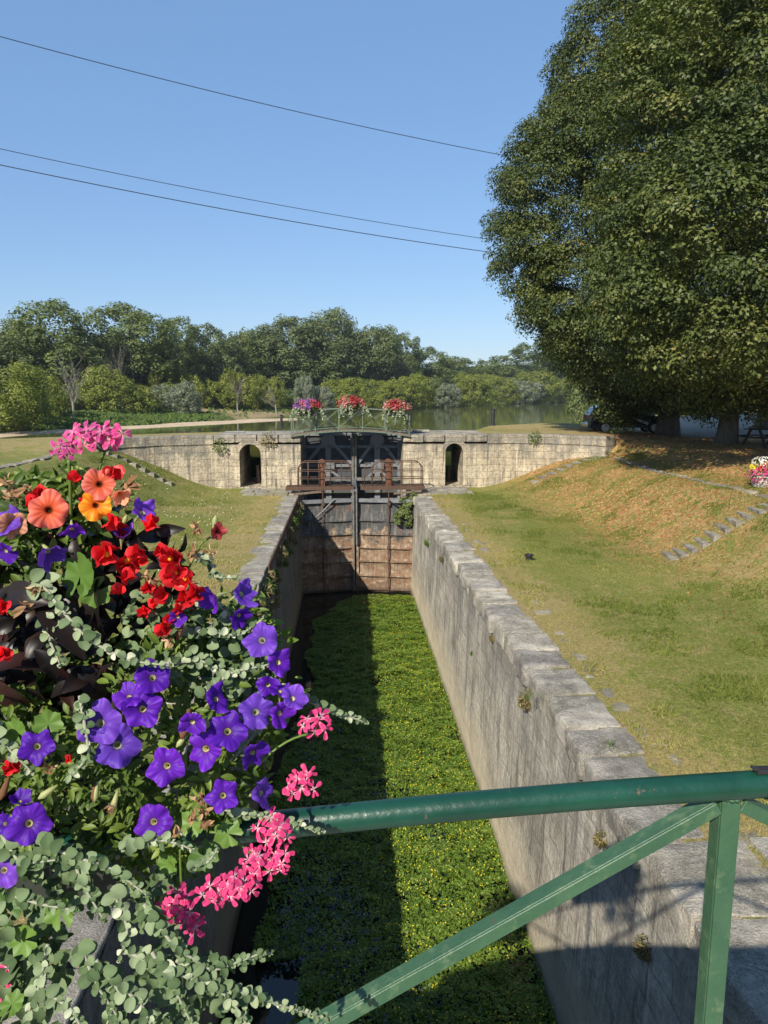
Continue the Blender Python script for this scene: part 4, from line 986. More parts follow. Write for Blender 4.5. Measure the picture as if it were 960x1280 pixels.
# low hill behind the wood
hx = np.linspace(-700, 900, 60); V = []
for yy_, k in ((520, 0), (700, 1), (1100, 1), (1500, 0)):
    V.append([(x * yy_ / 500, yy_ , 3 + k * (24 + 16 * float(vnoise(x * .006, yy_ * .01, 1)) + 14 * math.exp(-((x + 260) / 160) ** 2))) for x in hx])
V = np.array(V); ii = np.arange(240).reshape(4, 60); qq = np.stack([ii[:-1, :-1], ii[:-1, 1:], ii[1:, 1:], ii[1:, :-1]], -1).reshape(-1, 4)
t = NT('wooded_hill'); n_ = t.noise(t.coord(), .06, 6, .7); M['hill'] = t.done(t.ramp(n_, [(.3, (.02, .035, .015)), (.7, (.06, .085, .03))]), .95, t.bump(n_, 1., 4.), 0, .1)
tag(link('hills', fast_mesh('hills', V.reshape(-1, 3), qq), M['hill'], smooth=True), kind='structure')
# trees beyond the car park on the near bank
for px, y, tp, w_, lab in ((760, 74, 430, 90, 'dark tree beyond the car, left of the trunks'), (815, 80, 420, 110, 'dark tree beyond the car, behind the thin pole'), (880, 84, 410, 120, 'dark tree at the back of the car park'), (950, 90, 400, 120, 'dark tree at the back, right edge'), (1010, 70, 380, 130, 'dark tree outside the right edge')):
    b = at(px, 489, y); far_tree('bush', 'dgreen', px, y, tp, w_, lab, None, .5, base=GZ(b[0], y))
b = at(938, 489, 78); root = empty('plane_tree', (b[0], 78, GZ(b[0], 78))); tag(root, 'pale barked trunk seen between the lime leaves at the right', 'tree')
mb = MB(); trunk_mesh(mb, 12, .42, 5, 5, .4); mb.build('trunk', M['palebark'], root, smooth=True)

# ================================================================== WATER PLANTS IN THE LOCK
M['mat_leaf'] = leafmat('water_primrose_leaf', [(0, (.03, .065, .008)), (.4, (.08, .15, .015)), (.8, (.155, .23, .028)), (1, (.25, .30, .05))], .3, .5, .35)
M['yellowfl'] = leafmat('yellow_blossom', [(0, (.65, .50, .02)), (1, (.80, .68, .05))], .2, .6, .2)
def mat_ok(x, y):
    edge = -1.45 + .5 * ss(20, 27, y) + (fbm(y * .5, 0 * y, 1, 3) - .5) * 1.3 + .5 * ss(27, 31, y) + 1.0 * ss(30, 31.6, y) + 1.1 * ss(11, 7, y)
    ok = (x > edge) & (y < 31.3 + (fbm(x * 1.3, 0 * x, 5) - .5) * 1.4)
    hol = (fbm(x * .9, y * .6, 4) > .40) | (y > 10.5) | (x > .3)
    return ok & hol
g = 150000; x = rng.uniform(-1.9, 3.05, g); y = 4 + 27.6 * rng.random(g) ** .85; k_ = mat_ok(x, y); x, y = x[k_], y[k_]
dens = .5 + .5 * (fbm(x * 1.1, y * 1.1, 8) > .35); k_ = rng.random(len(x)) < dens; x, y = x[k_], y[k_]
hh = .03 + .22 * fbm(x * 1.2, y * 1.2, 3) + .10 * vnoise(x * 5, y * 5, 2)
rl = []
for s in range(3):
    a = rng.uniform(0, 6.28, len(x)); rr_ = rng.uniform(.015, .045, len(x)); P = np.stack([x + rr_ * np.cos(a), y + rr_ * np.sin(a), hh + rng.uniform(-.02, .015, len(x))], 1)
    Nn = np.stack([-np.cos(a) * .5, -np.sin(a) * .5, np.ones(len(x))], 1) + rng.normal(size=(len(x), 3)) * .3
    rl.append(leaves(P, Nn, rng.uniform(.034, .075, len(x)), T_LONG if s == 2 else T_DIA, rng, np.stack([np.cos(a), np.sin(a), 0 * a], 1), np.clip(.3 * (hh / .25) + rng.random(len(x)) * .7, 0, 1)))
V, Fs, A = cat_meshes(rl); tag(link('water_primrose', fast_mesh('water_primrose', V, Fs, dict(rnd=A)), M['mat_leaf']), 'thick green mat of flowering water plants covering the lock water', 'water plants', kind='stuff')
n = 3600; x = rng.uniform(-1.2, 3.0, n); y = rng.uniform(5, 31.5, n); k_ = mat_ok(x, y) & (x > -.6 + .5 * rng.random(n)) & (fbm(x * .8, y * .8, 12) > .38); x, y = x[k_], y[k_]; hh = .085 + .22 * fbm(x * 1.2, y * 1.2, 3) + .1 * vnoise(x * 5, y * 5, 2)
k_ = (x > .6) | (rng.random(len(x)) < .3); x, y, hh = x[k_], y[k_], hh[k_]
P = np.stack([x, y, hh], 1); rl = []
for s in range(3):
    a = np.full(len(x), s * 1.05); rl.append(leaves(P + (0, 0, .002 * s), np.tile((0, -.25, 1.), (len(x), 1)), rng.uniform(.016, .036, len(x)), T_DIA, rng, np.stack([np.cos(a), np.sin(a), 0 * a], 1)))
V, Fs, A = cat_meshes(rl); tag(link('water_plant_blossom', fast_mesh('water_plant_blossom', V, Fs, dict(rnd=A)), M['yellowfl']), 'tiny yellow blossoms scattered over the green water plants', 'blossom', kind='stuff')

# ================================================================== GRASS, LITTER, WEEDS
def grass_pts(n, x0, x1, y0, y1, pw=1.6): return rng.uniform(x0, x1, n), y0 + (y1 - y0) * rng.random(n) ** pw
n = 280000; x, y = grass_pts(n, 3.9, 13, 5.0, 34, 2.1); z = ground_z(x, y); k_ = (fbm(x * .7, y * .7, 6) + .35 * rng.random(n) > .42); x, y, z = x[k_], y[k_], z[k_]
n2 = 60000; xb, yb = grass_pts(n2, -10.5, -2.6, 13, 35, 1.2); zb = ground_z(xb, yb); x = np.concatenate([x, xb]); y = np.concatenate([y, yb]); z = np.concatenate([z, zb]); n = len(x)
dr = np.clip(.45 * np.exp(-((x - 4.2) / .8) ** 2) + .5 * np.exp(-((x + 3.2) / .9) ** 2) + .9 * (fbm(x * .28, y * .28, 9) - .36) + rng.random(n) * .55 - .05, 0, 1)
hgt = rng.uniform(.03, .075, n) * (1 + 1.0 * (fbm(x * 1.2, y * 1.2, 2) > .60)); P = np.stack([x, y, z + hgt * .32], 1)
T_BL = (np.array([(-.09, -.5, 0), (.09, -.5, 0), (.02, .5, .12)]), [(0, 1, 2)])
a = rng.uniform(0, 6.28, n); V, Fs, A = leaves(P, np.stack([np.cos(a), np.sin(a), .25 + 0 * a], 1), hgt, T_BL, rng, np.tile((0, 0, 1.), (n, 1)) + rng.normal(size=(n, 3)) * .5, dr)
tag(link('grass', fast_mesh('grass', V, Fs, dict(rnd=A)), M['grass']), 'short partly dried grass of the lock lawns', 'grass', kind='stuff')
n = 15000; x = rng.uniform(6.2, 19, n); y = rng.uniform(13, 42, n); k_ = (ss(6.2, 9.8, x) * ss(12, 20, y) > rng.random(n)) & ((y < 35.3) | (x > 13)); x, y = x[k_], y[k_]; z = ground_z(x, y) + .02; n = len(x)
V, Fs, A = leaves(np.stack([x, y, z], 1), rng.normal(size=(n, 3)) * .45 + (0, 0, 1), rng.uniform(.035, .075, n), T_OVAL, rng)
tag(link('fallen_leaves', fast_mesh('fallen_leaves', V, Fs, dict(rnd=A)), M['litter']), 'orange brown fallen leaves on the slope under the lime trees', 'leaves', kind='stuff')
# daisies
n = 180; x = rng.uniform(-10, -4, n); y = rng.uniform(18, 34, n); V, Fs, A = leaves(np.stack([x, y, ground_z(x, y) + .06], 1), np.tile((0, -.5, 1.), (n, 1)), .045, T_OVAL)
M['white'] = leafmat('white_petal', [(0, (.7, .7, .62)), (1, (.82, .82, .78))], .2); tag(link('daisies', fast_mesh('daisies', V, Fs, dict(rnd=A)), M['white']), 'tiny white daisies in the left lawn', 'flowers', kind='stuff')

M['weed'] = leafmat('dry_weed', [(0, (.07, .075, .03)), (.5, (.16, .14, .06)), (1, (.34, .27, .15))], .25, .8, .1)
M['moss'] = leafmat('green_weed', [(0, (.05, .09, .015)), (1, (.16, .24, .05))], .3, .7, .2)
def tuft(x, y, z, out, R, n, mat, label, cat='weed', grp=None, L=.22):
    r = np.random.default_rng(int(abs(x * 100 + y * 37 + z * 11)) + n); u = unit(r.normal(size=(n, 3)) + np.array(out) * .9); P = u * R * r.uniform(.3, 1, n)[:, None] ** .6; P[:, 2] -= .25 * (P[:, 0] ** 2 + P[:, 1] ** 2) / R
    V, Fs, A = leaves(P, r.normal(size=(n, 3)), L * r.uniform(.5, 1.2, n), T_LONG, r, u + r.normal(size=(n, 3)) * .4)
    return tag(link('weed_tuft', fast_mesh('weed_tuft', V, Fs, dict(rnd=A)), M[mat], loc=(x, y, z)), label, cat, grp)
for i in range(40):
    y_ = 13.5 + 18 * (i / 39) + random.uniform(-.3, .3); tuft(-2.0, y_, 4.3 - random.random() ** 1.5 * 1.0, (1, -.2, -.35), random.uniform(.12, .30), 110, 'weed' if i % 5 else 'moss', 'dry weeds hanging from the top of the shaded left lock wall', grp='weeds hanging on the left lock wall', L=.17)
for (x_, y_, z_, R, lab, mt_) in ((3.05, 11.6, 3.95, .26, 'dry brown weed tuft on the right lock wall above the handrail', 'weed'), (3.06, 8.0, 3.75, .15, 'brown weed on the right lock wall just behind the post', 'weed'), (3.05, 6.6, 3.45, .19, 'red brown dead weed low on the near right wall', 'weed'), (3.06, 22.5, 3.9, .2, 'small dry weed high on the far right wall', 'weed'), (3.06, 26.5, 3.6, .25, 'green weed on the right wall near the gate', 'moss'), (3.07, 17.0, 2.8, .09, 'little green sprig halfway down the right wall', 'moss'), (3.06, 14.6, 4.0, .13, 'dry sprig under the coping of the right wall', 'weed')):
    tuft(x_, y_, z_, (-1, -.2, -.5), R * .7, int(420 * R / .25), mt_, lab, L=.085)
for (px, py, s, lab) in ((660, 868 , .16, 'bright moss patch on a coping joint, farther one'), (762, 936, .2, 'bright moss patch on a coping joint just above the handrail')):
    p = atz(px, py, 4.45); tuft(p[0], p[1], 4.46, (0, 0, .25), s * .6, 90, 'moss', lab, 'moss', L=.05)
for px, py, z_, lab in ((668, 546, 6.9, 'green weeds on top of the right wing wall'), (275, 556, 6.7, 'small weeds high on the left wing wall'), (335, 549, 6.9, 'brown weeds over the left doorway')):
    p = at(px, py, 35.45); tuft(p[0], 35.42, p[2], (0, -.7, .1), .42, 160, 'moss' if px > 300 and px > 340 or px == 275 else 'weed', lab, L=.2)
# self-sown fig bush on the gate at the right
root = empty('fig_bush', (3.0, 32.6, 3.6)); tag(root, 'green bush growing from the wall beside the right gate leaf', 'bush')
V, Fs, A = crown_mesh('f', [(-.15, 0, .35, .34, .3, .5), (-.3, -.1, -.1, .42, .3, .38), (.05, 0, .6, .22, .2, .3)], 36, 1500, .13, .17, 3, .8, .1); link('foliage', fast_mesh('foliage', V, Fs, dict(rnd=A)), M['mgreen'], root)
mb = MB(); 
for k in range(5): mb.tube([(.15, .1, -.3), (-.1 * k + .1, 0, .1 * k), (-.22 * k + .35, -.1, .2 + .12 * k)], [.02, .015, .006], 5)
mb.build('stem', M['bark'], root)
# ================================================================== STEPS, KERBS, SMALL THINGS
def flight(xt, yt, xb, yb, wid, n, label, rubble=True):
    """stone steps let into a slope; from bottom (xb,yb) to top (xt,yt)"""
    root = empty('stone_steps', (0, 0, 0)); tag(root, label, 'steps')
    d = np.array([xt - xb, yt - yb]); L = np.linalg.norm(d); d /= L; w = np.array([-d[1], d[0]])
    for i in range(n):
        u = (i + .5) / n; p = np.array([xb, yb]) + d * L * u; z = GZ(*p) + .0; run = L / n
        mb = MB(); M3 = Matrix(((d[0], w[0], 0), (d[1], w[1], 0), (0, 0, 1)))
        tmp = MB(); rough_box(tmp, (-run * .5, -wid / 2 + random.uniform(-.04, .04), -.16), (run * .48, wid / 2 + random.uniform(-.04, .04), .045 + random.uniform(-.015, .015)), (3, 4, 1), .02, i * 3.1 + xb)
        V = [tuple(M3 @ Vector(v) + Vector((p[0], p[1], z))) for v in tmp.v]; mb.add(V, tmp.f)
        mb.build('step', M['rubble'], root)
flight(12.5, 19.2, 8.95, 19.8, .95, 13, 'worn stone steps climbing the leaf strewn slope, nearer flight on the right')
flight(12.1, 33.4, 8.5, 33.0, .7, 9, 'worn stone steps beside the end of the right wing wall')
flight(-11.2, 32.3, -7.6, 32.9, .6, 10, 'rubble steps on the left slope below the wing wall')
def kerb(pts, label, wd=.3):
    root = empty('kerb_line', (0, 0, 0)); tag(root, label, 'kerb')
    P = np.array(pts, float); s = np.concatenate([[0], np.cumsum(np.linalg.norm(np.diff(P, axis=0), axis=1))]); u = 0
    while u < s[-1] - .2:
        L = random.uniform(.35, .8); m = min(u + L / 2, s[-1]); p = np.array([np.interp(m, s, P[:, i]) for i in (0, 1)]); p2 = np.array([np.interp(min(m + .1, s[-1]), s, P[:, i]) for i in (0, 1)]); p1 = np.array([np.interp(max(m - .1, 0), s, P[:, i]) for i in (0, 1)])
        a = math.atan2(p2[1] - p1[1], p2[0] - p1[0]); z = GZ(*p)
        tmp = MB(); rough_box(tmp, (-L / 2 + .02, -wd / 2, -.12), (L / 2 - .02, wd / 2 * random.uniform(.6, 1.2), .035 + random.uniform(-.015, .015)), (3, 2, 1), .02, u + 3)
        M3 = Matrix.Rotation(a + random.uniform(-.06, .06), 3, 'Z'); mb = MB(); mb.add([tuple(M3 @ Vector(v) + Vector((p[0], p[1], z))) for v in tmp.v], tmp.f); mb.build('kerb_stone', M['rubble'], root); u += L
kerb([(12.3, 32.6), (12.0, 28), (12.1, 24), (12.2, 20.5)], 'line of flat kerb stones along the top of the right slope', .42)
kerb([(12.6, 19), (12.9, 15), (13, 12)], 'flat kerb stones continuing past the top of the nearer right steps', .4)
kerb([(-11.3, 32.2), (-11.2, 28), (-11.3, 23), (-11.5, 17)], 'pale kerb stones along the top of the left slope', .45)

def bollard(px, py, z, h, r, label):
    p = atz(px, py, z); root = empty('mooring_bollard', (p[0], p[1], z)); tag(root, label, 'bollard')
    mb = MB(); mb.lathe([(r * 1.5, -.05), (r * 1.45, .03), (r * 1.05, .06), (r, h * .82), (r * .8, h * .88)], n=14); mb.build('post', M['black'], root, smooth=False)
    mb = MB(); mb.lathe([(r * .8, h * .87), (r * 1.35, h * .9), (r * 1.35, h * .98), (r * .9, h * 1.02)], n=14); mb.build('cap', M['black'], root)
bollard(352, 534, 6.99, .72, .075, 'slim dark bollard left of the far footbridge'); bollard(513, 533, 6.99, .75, .075, 'slim dark bollard right of the far footbridge'); bollard(616, 531, 6.95, 1.0, .12, 'thick black mooring bollard on the grass above the right wing wall')
for px, py, h, lab in ((322.5, 605, .95, 'weathered timber post before the left doorway'), (560, 603, .85, 'weathered timber post before the right doorway')):
    p = atz(px, py, 4.48); mb = MB(); mb.tube([(0, 0, -.3), (.01, 0, h * .5), (0, .01, h)], [.09, .085, .08], 8); tag(mb.build('timber_post', M['rust'] if px > 500 else M['wood'], loc=p), lab, 'post')
p = atz(661, 700, 4.42); mb = MB(); mb.lathe([(.09, -.1), (.09, .14), (.125, .145), (.125, .19), (.10, .19), (.09, .10), (0.001, .10)], n=16); tag(mb.build('vent_pipe', M['black'], loc=(p[0], p[1], GZ(p[0], p[1]))), 'short black pipe stub standing in the right lawn', 'pipe')
root = empty('thin_post', (*atz(814, 540, 6.8)[:2], 6.8)); tag(root, 'thin dark pole standing under the lime branches by the car', 'pole')
mb = MB(); mb.tube([(0, 0, -.2), (0, 0, 1.9)], .035, 8); mb.build('pole', M['black'], root); mb = MB(); mb.span((-.05, -.03, 1.9), (.05, .03, 2.0)); mb.build('cap', M['black'], root)
# low pale block at the right bridge end
mb = MB(); rough_box(mb, (1.95 + .9, 37.3, 7.0), (4.3, 37.9, 7.14), (3, 2, 1), .01, 3); tag(mb.build('stone_block', M['slab']), 'low pale stone block at the right end of the far footbridge', 'stone block')

# ---- parked car (side-on, nose to the right)
t = NT('dark_car_paint'); p_ = t.n('ShaderNodeBsdfPrincipled'); p_.inputs['Base Color'].default_value = (.012, .014, .02, 1); p_.inputs['Roughness'].default_value = .22; p_.inputs['Coat Weight'].default_value = .8; t.l(p_.outputs[0], t.out.inputs[0]); M['car'] = t.mat
t = NT('dark_glass'); p_ = t.n('ShaderNodeBsdfPrincipled'); p_.inputs['Base Color'].default_value = (.03, .04, .05, 1); p_.inputs['Roughness'].default_value = .05; t.l(p_.outputs[0], t.out.inputs[0]); M['glass'] = t.mat
M['tyre'] = flat('tyre_rubber', (.02, .02, .02), .85); M['alloy'] = flat('wheel_alloy', (.5, .5, .52), .35, .6); M['redlens'] = flat('red_tail_lens', (.35, .02, .015), .2); M['plate'] = flat('number_plate', (.6, .6, .58), .5)
cp_ = atz(736, 541, 6.85); car = empty('parked_car', (cp_[0], cp_[1], 6.82), R_(-6)); tag(car, 'dark blue black hatchback parked under the lime branches', 'car')
side = [(0, .35), (.02, .62), (.08, .95), (.32, 1.36), (.62, 1.45), (2.0, 1.47), (2.5, 1.40), (3.15, 1.0), (4.0, .86), (4.35, .66), (4.42, .35), (4.1, .22), (3.9, .22)]
def wheelarch(cx, r=.36): return [(cx + r * math.cos(a), .30 + r * math.sin(a)) for a in np.linspace(0, math.pi, 9)]
poly = side + wheelarch(3.48) + wheelarch(.85) + [(.3, .22)]
def carbody():
    V = []; Fs = []; n = len(poly); ys = (-.86, -.84, .84, .86)
    for yv in (0.03, 0.0, 1.72, 1.69): 
        for x, z in poly:
            k = .10 * max(0, (z - .9) / .55); yy = yv + (k if yv < .8 else -k) + (.0 if 1 else 0); V.append((x, yy, z))
    V2 = []
    for ring, ins in ((0, .05), (1, 0), (2, 0), (3, .05)):
        yv = (0, .05, 1.67, 1.72)[ring]
        for x, z in poly:
            k = .17 * max(0, (z - .9) / .55); c_x, c_z = 2.2, .8; f = 1 - (.03 if ring in (0, 3) else 0)
            V2.append((c_x + (x - c_x) * f, yv + (k if ring < 2 else -k), c_z + (z - c_z) * f))
    mb = MB(); Fs = [tuple(range(n - 1, -1, -1)), tuple(3 * n + i for i in range(n))]
    for r_ in range(3): Fs += [(r_ * n + i, r_ * n + (i + 1) % n, (r_ + 1) * n + (i + 1) % n, (r_ + 1) * n + i) for i in range(n)]
    mb.add(V2, Fs); return mb
carbody().build('body', M['car'], car)
for y_, s in ((0, -1), (1.72, 1)):
    for xs_ in (((.50, .98), (.66, 1.34), (1.62, 1.38), (1.62, .98)), ((1.72, .98), (1.72, 1.38), (2.35, 1.34), (2.92, .98))):
        mb = MB(); V = [(x, y_ - s * (.17 * max(0, (z - .9) / .55) - .004) + s * .0, z) for x, z in xs_] + [(x, y_ - s * (.17 * max(0, (z - .9) / .55) + .03), z) for x, z in xs_]
        mb.add(V, [(0, 1, 2, 3), (7, 6, 5, 4), (0, 4, 5, 1), (1, 5, 6, 2), (2, 6, 7, 3), (3, 7, 4, 0)]); mb.build('side_window', M['glass'], car)
mb = MB(); mb.add([(.075, .2, 1.0), (.075, 1.52, 1.0), (.27, 1.42, 1.33), (.27, .3, 1.33), (.11, .2, .98), (.11, 1.52, .98), (.31, 1.42, 1.31), (.31, .3, 1.31)], [(0, 1, 2, 3), (7, 6, 5, 4), (0, 4, 5, 1), (1, 5, 6, 2), (2, 6, 7, 3), (3, 7, 4, 0)]); mb.build('rear_window', M['glass'], car)
for y_ in (.06, 1.45): mb = MB(); mb.span((.015, y_, .74), (.14, y_ + .22, .98)); mb.build('tail_light', M['redlens'], car, bevel=.02)
mb = MB(); mb.span((-.015, .60, .50), (.02, 1.12, .62)); mb.build('number_plate', M['plate'], car)
mb = MB(); mb.span((-.06, .06, .30), (.1, 1.66, .52)); mb.build('rear_bumper', M['car'], car, bevel=.03)
for wx in (.85, 3.48):
    for wy in (.02, 1.5):
        we = empty('wheel', (wx, wy, .31)); we.parent = car; ax = Matrix.Rotation(R_(90), 3, 'X')
        mb = MB(); mb.lathe([(.2, -.2), (.31, -.19), (.325, -.1), (.31, -.01), (.2, 0), (.2, -.2)], n=24, axis=ax); mb.build('tyre', M['tyre'], we, smooth=True)
        mb = MB(); mb.lathe([(.205, .02), (.19, .0), (.19, .16), (.205, .17)], n=24, axis=ax)
        for k in range(5):
            a = k * 2 * math.pi / 5; mb.bar((.03 * math.cos(a), -.01 if wy < 1 else .2, .03 * math.sin(a)), (.195 * math.cos(a), -.01 if wy < 1 else .2, .195 * math.sin(a)), .05, .03, (0, 1, 0))
        mb.lathe([(.001, -.03), (.05, -.03), (.05, .03), (.001, .03)], n=12, axis=ax); mb.build('rim', M['alloy'], we)

# ---- picnic table
pt = atz(950, 556, 6.75); pic = empty('picnic_table', (pt[0] + .3, pt[1], GZ(pt[0], pt[1])), R_(8)); tag(pic, 'dark wooden picnic table at the right edge behind the lime trunks', 'picnic table')
for yv in (-.3, -.1, .1, .3): mb = MB(); mb.span((-.9, yv - .09, .72), (.9, yv + .09, .76)); mb.build('table_board', M['darkwood'], pic)
for yv in (-.72, .72): mb = MB(); mb.span((-.9, yv - .13, .42), (.9, yv + .13, .46)); mb.build('bench', M['darkwood'], pic)
for xv in (-.62, .62):
    for s in (-1, 1): mb = MB(); mb.bar((xv, s * .28, .72), (xv, s * .74, 0), .06, .10, (1, 0, 0)); mb.build('leg', M['darkwood'], pic)
    mb = MB(); mb.span((xv - .09, -.82, .36), (xv - .03, .82, .42)); mb.build('cross_bar', M['darkwood'], pic)

# ---- overhead wires with their poles beyond the frame / behind the limes
def wire(a, b, sag, r, label):
    a = np.array(a); b = np.array(b); pts = [a + (b - a) * u - np.array((0, 0, 4 * sag * u * (1 - u))) for u in np.linspace(0, 1, 40)]
    mb = MB(); mb.tube(pts, r, 5); tag(mb.build('overhead_wire', M['black']), label, 'wire', 'overhead wires crossing the sky')
A_ = [at(-420, -74, 40), at(-420, 89, 40), at(-420, 112, 40)]; B_ = [at(760, 217, 62), at(760, 318, 62), at(760, 333, 62)]
wire(A_[0], B_[0], .9, .024, 'highest thin overhead wire sloping down to the lime tree')
wire(A_[1], B_[1], .9, .020, 'middle thin overhead wire, pale, just above the lowest one')
wire(A_[2], B_[2], .9, .026, 'lowest overhead wire, darker, ending at the lime crown')
for e, lab, gz_ in ((A_, 'wooden utility pole left of the picture', 6.9), (B_, 'wooden utility pole hidden behind the lime crown', 6.9)):
    x, y = e[0][:2]; x = e[1][0]; root = empty('utility_pole', (x, y, 3.5)); tag(root, lab, 'utility pole'); h = e[0][2] - 3.5
    mb = MB(); mb.tube([(0, 0, -.6), (0, 0, h + .4)], [.16, .11], 10); mb.build('pole', M['wood'], root)
    mb = MB(); mb.bar((min(0, e[0][0] - x), 0, h - .02), (.3, 0, h - .02), .1, .1); mb.build('cross_arm', M['wood'], root)

# ================================================================== FLOWERS OF THE FAR BOXES AND THE GROUND PLANTER
M['pinkmix'] = leafmat('mixed_pink_petals', [(0, (.30, .02, .03)), (.3, (.36, .06, .07)), (.6, (.48, .18, .20)), (.85, (.45, .16, .10)), (1, (.5, .28, .3))], .25, .6, .2)
M['silver'] = leafmat('silver_leaf', [(0, (.12, .15, .09)), (.5, (.21, .25, .16)), (1, (.34, .38, .27))], .15, .75, .2, 1.1)
M['violetmix'] = leafmat('violet_petals', [(0, (.40, .03, .05)), (.35, (.5, .12, .22)), (.7, (.28, .10, .38)), (1, (.16, .05, .28))], .25, .6, .2)
def far_box(px, mats, label, seed):
    r = np.random.default_rng(seed); x = at(px, 520, 35.35)[0]; z = arch(x) + .90; root = empty('flower_box', (x, 35.3, z)); tag(root, label, 'flower box', 'flower boxes on the far footbridge')
    mb = MB(); mb.add([(-.42, -.12, -.12), (.42, -.12, -.12), (.42, .12, -.12), (-.42, .12, -.12), (-.48, -.15, .12), (.48, -.15, .12), (.48, .15, .12), (-.48, .15, .12)], [(0, 3, 2, 1), (0, 1, 5, 4), (1, 2, 6, 5), (2, 3, 7, 6), (3, 0, 4, 7), (4, 5, 6, 7)]); mb.build('box', M['planter'], root)
    n = 900; u = unit(r.normal(size=(n, 3))); P = u * np.array((.62, .34, .36)) * r.uniform(.6, 1, n)[:, None] + (0, 0, .28)
    V, Fs, A = leaves(P, u + r.normal(size=(n, 3)) * .4, .10, T_OVAL, r); link('foliage', fast_mesh('foliage', V, Fs, dict(rnd=A)), M['mgreen'], root)
    n = 190; u = unit(r.normal(size=(n, 3))); u[:, 2] = np.where(u[:, 2] < -.2, -u[:, 2], u[:, 2]); u[:, 1] = np.where(r.random(n) < .6, -np.abs(u[:, 1]), u[:, 1])
    P = u * np.array((.66, .38, .38)) + (0, 0, .26); rn = np.clip(vnoise(P[:, 0] * 4 + seed, P[:, 1] * 4, P[:, 2] * 4) * 1.3 - .15 + r.normal(size=n) * .12, 0, 1)
    L = []
    for s in range(3): L.append(leaves(P * r.uniform(.85, 1.1, n)[:, None] + r.normal(size=(n, 3)) * .03, u + r.normal(size=(n, 3)) * .5, .085, T_OVAL, r, None, rn))
    V, Fs, A = cat_meshes(L); link('blossoms', fast_mesh('blossoms', V, Fs, dict(rnd=A)), [M[mats]], root)
    L = []
    for k in range(11):
        a0 = r.uniform(-.62, .62); ln = r.uniform(.35, .7); m = 26; q_ = np.linspace(0, 1, m); out = r.uniform(.1, .4)
        P = np.stack([a0 + a0 * .5 * q_ + .05 * np.sin(q_ * 5 + k), -.2 - out * np.sin(q_ * 1.5), .25 - ln * q_ ** 1.3], 1) + r.normal(size=(m, 3)) * .025; L.append(leaves(P, r.normal(size=(m, 3)) + (0, -1, .6), .085, T_OVAL, r))
    V, Fs, A = cat_meshes(L); link('trailing_leaves', fast_mesh('trailing_leaves', V, Fs, dict(rnd=A)), M['silver'], root)
far_box(385, 'violetmix', 'left flower box on the far footbridge, red and violet blossoms with silver trails', 21)
far_box(439.5, 'pinkmix', 'middle flower box on the far footbridge, salmon pink blossoms with silver trails', 22)
far_box(496, 'pinkmix', 'right flower box on the far footbridge, red and coral blossoms with silver trails', 23)
pp_ = atz(953, 590, 6.62); gzp = GZ(pp_[0], pp_[1]); root = empty('flower_planter', (pp_[0], pp_[1], gzp)); tag(root, 'round stone planter of red, white and magenta flowers at the right edge', 'planter')
mb = MB(); mb.lathe([(.22, -.05), (.26, .0), (.32, .26), (.35, .28), (.35, .33), (.30, .33), (.29, .27), (.001, .27)], n=24); mb.build('pot', M['concrete'], root, smooth=False)
for nm, col, cen, R3, n, s in (('white_blossoms', 'white', (-.02, -.05, .74), (.34, .3, .18), 220, .045), ('red_blossoms', 'redpet', (.14, -.2, .58), (.42, .3, .16), 190, .06), ('magenta_blossoms', 'magenta', (-.12, -.3, .36), (.52, .26, .24), 200, .06), ('yellow_blossoms', 'yellowfl', (-.40, -.2, .62), (.12, .1, .1), 40, .055)):
    if nm == 'red_blossoms': M['redpet'] = leafmat('red_petal', [(0, (.35, .01, .015)), (.5, (.62, .02, .025)), (1, (.80, .06, .06))], .3, .5, .3, 1.1); M['magenta'] = leafmat('magenta_petal', [(0, (.35, .01, .12)), (1, (.75, .12, .35))], .3, .5, .3)
    u = unit(rng.normal(size=(n, 3))); P = np.array(cen) + u * np.array(R3); V, Fs, A = cat_meshes([leaves(P, u + rng.normal(size=(n, 3)) * .3, s, T_OVAL, rng) for _ in range(2)]); link(nm, fast_mesh(nm, V, Fs, dict(rnd=A)), M[col], root)
n = 800; u = unit(rng.normal(size=(n, 3))); P = u * np.array((.58, .42, .40)) * rng.uniform(.5, 1, n)[:, None] + (0, 0, .42); V, Fs, A = leaves(P, u, .05, T_OVAL, rng); link('foliage', fast_mesh('foliage', V, Fs, dict(rnd=A)), M['mgreen'], root)
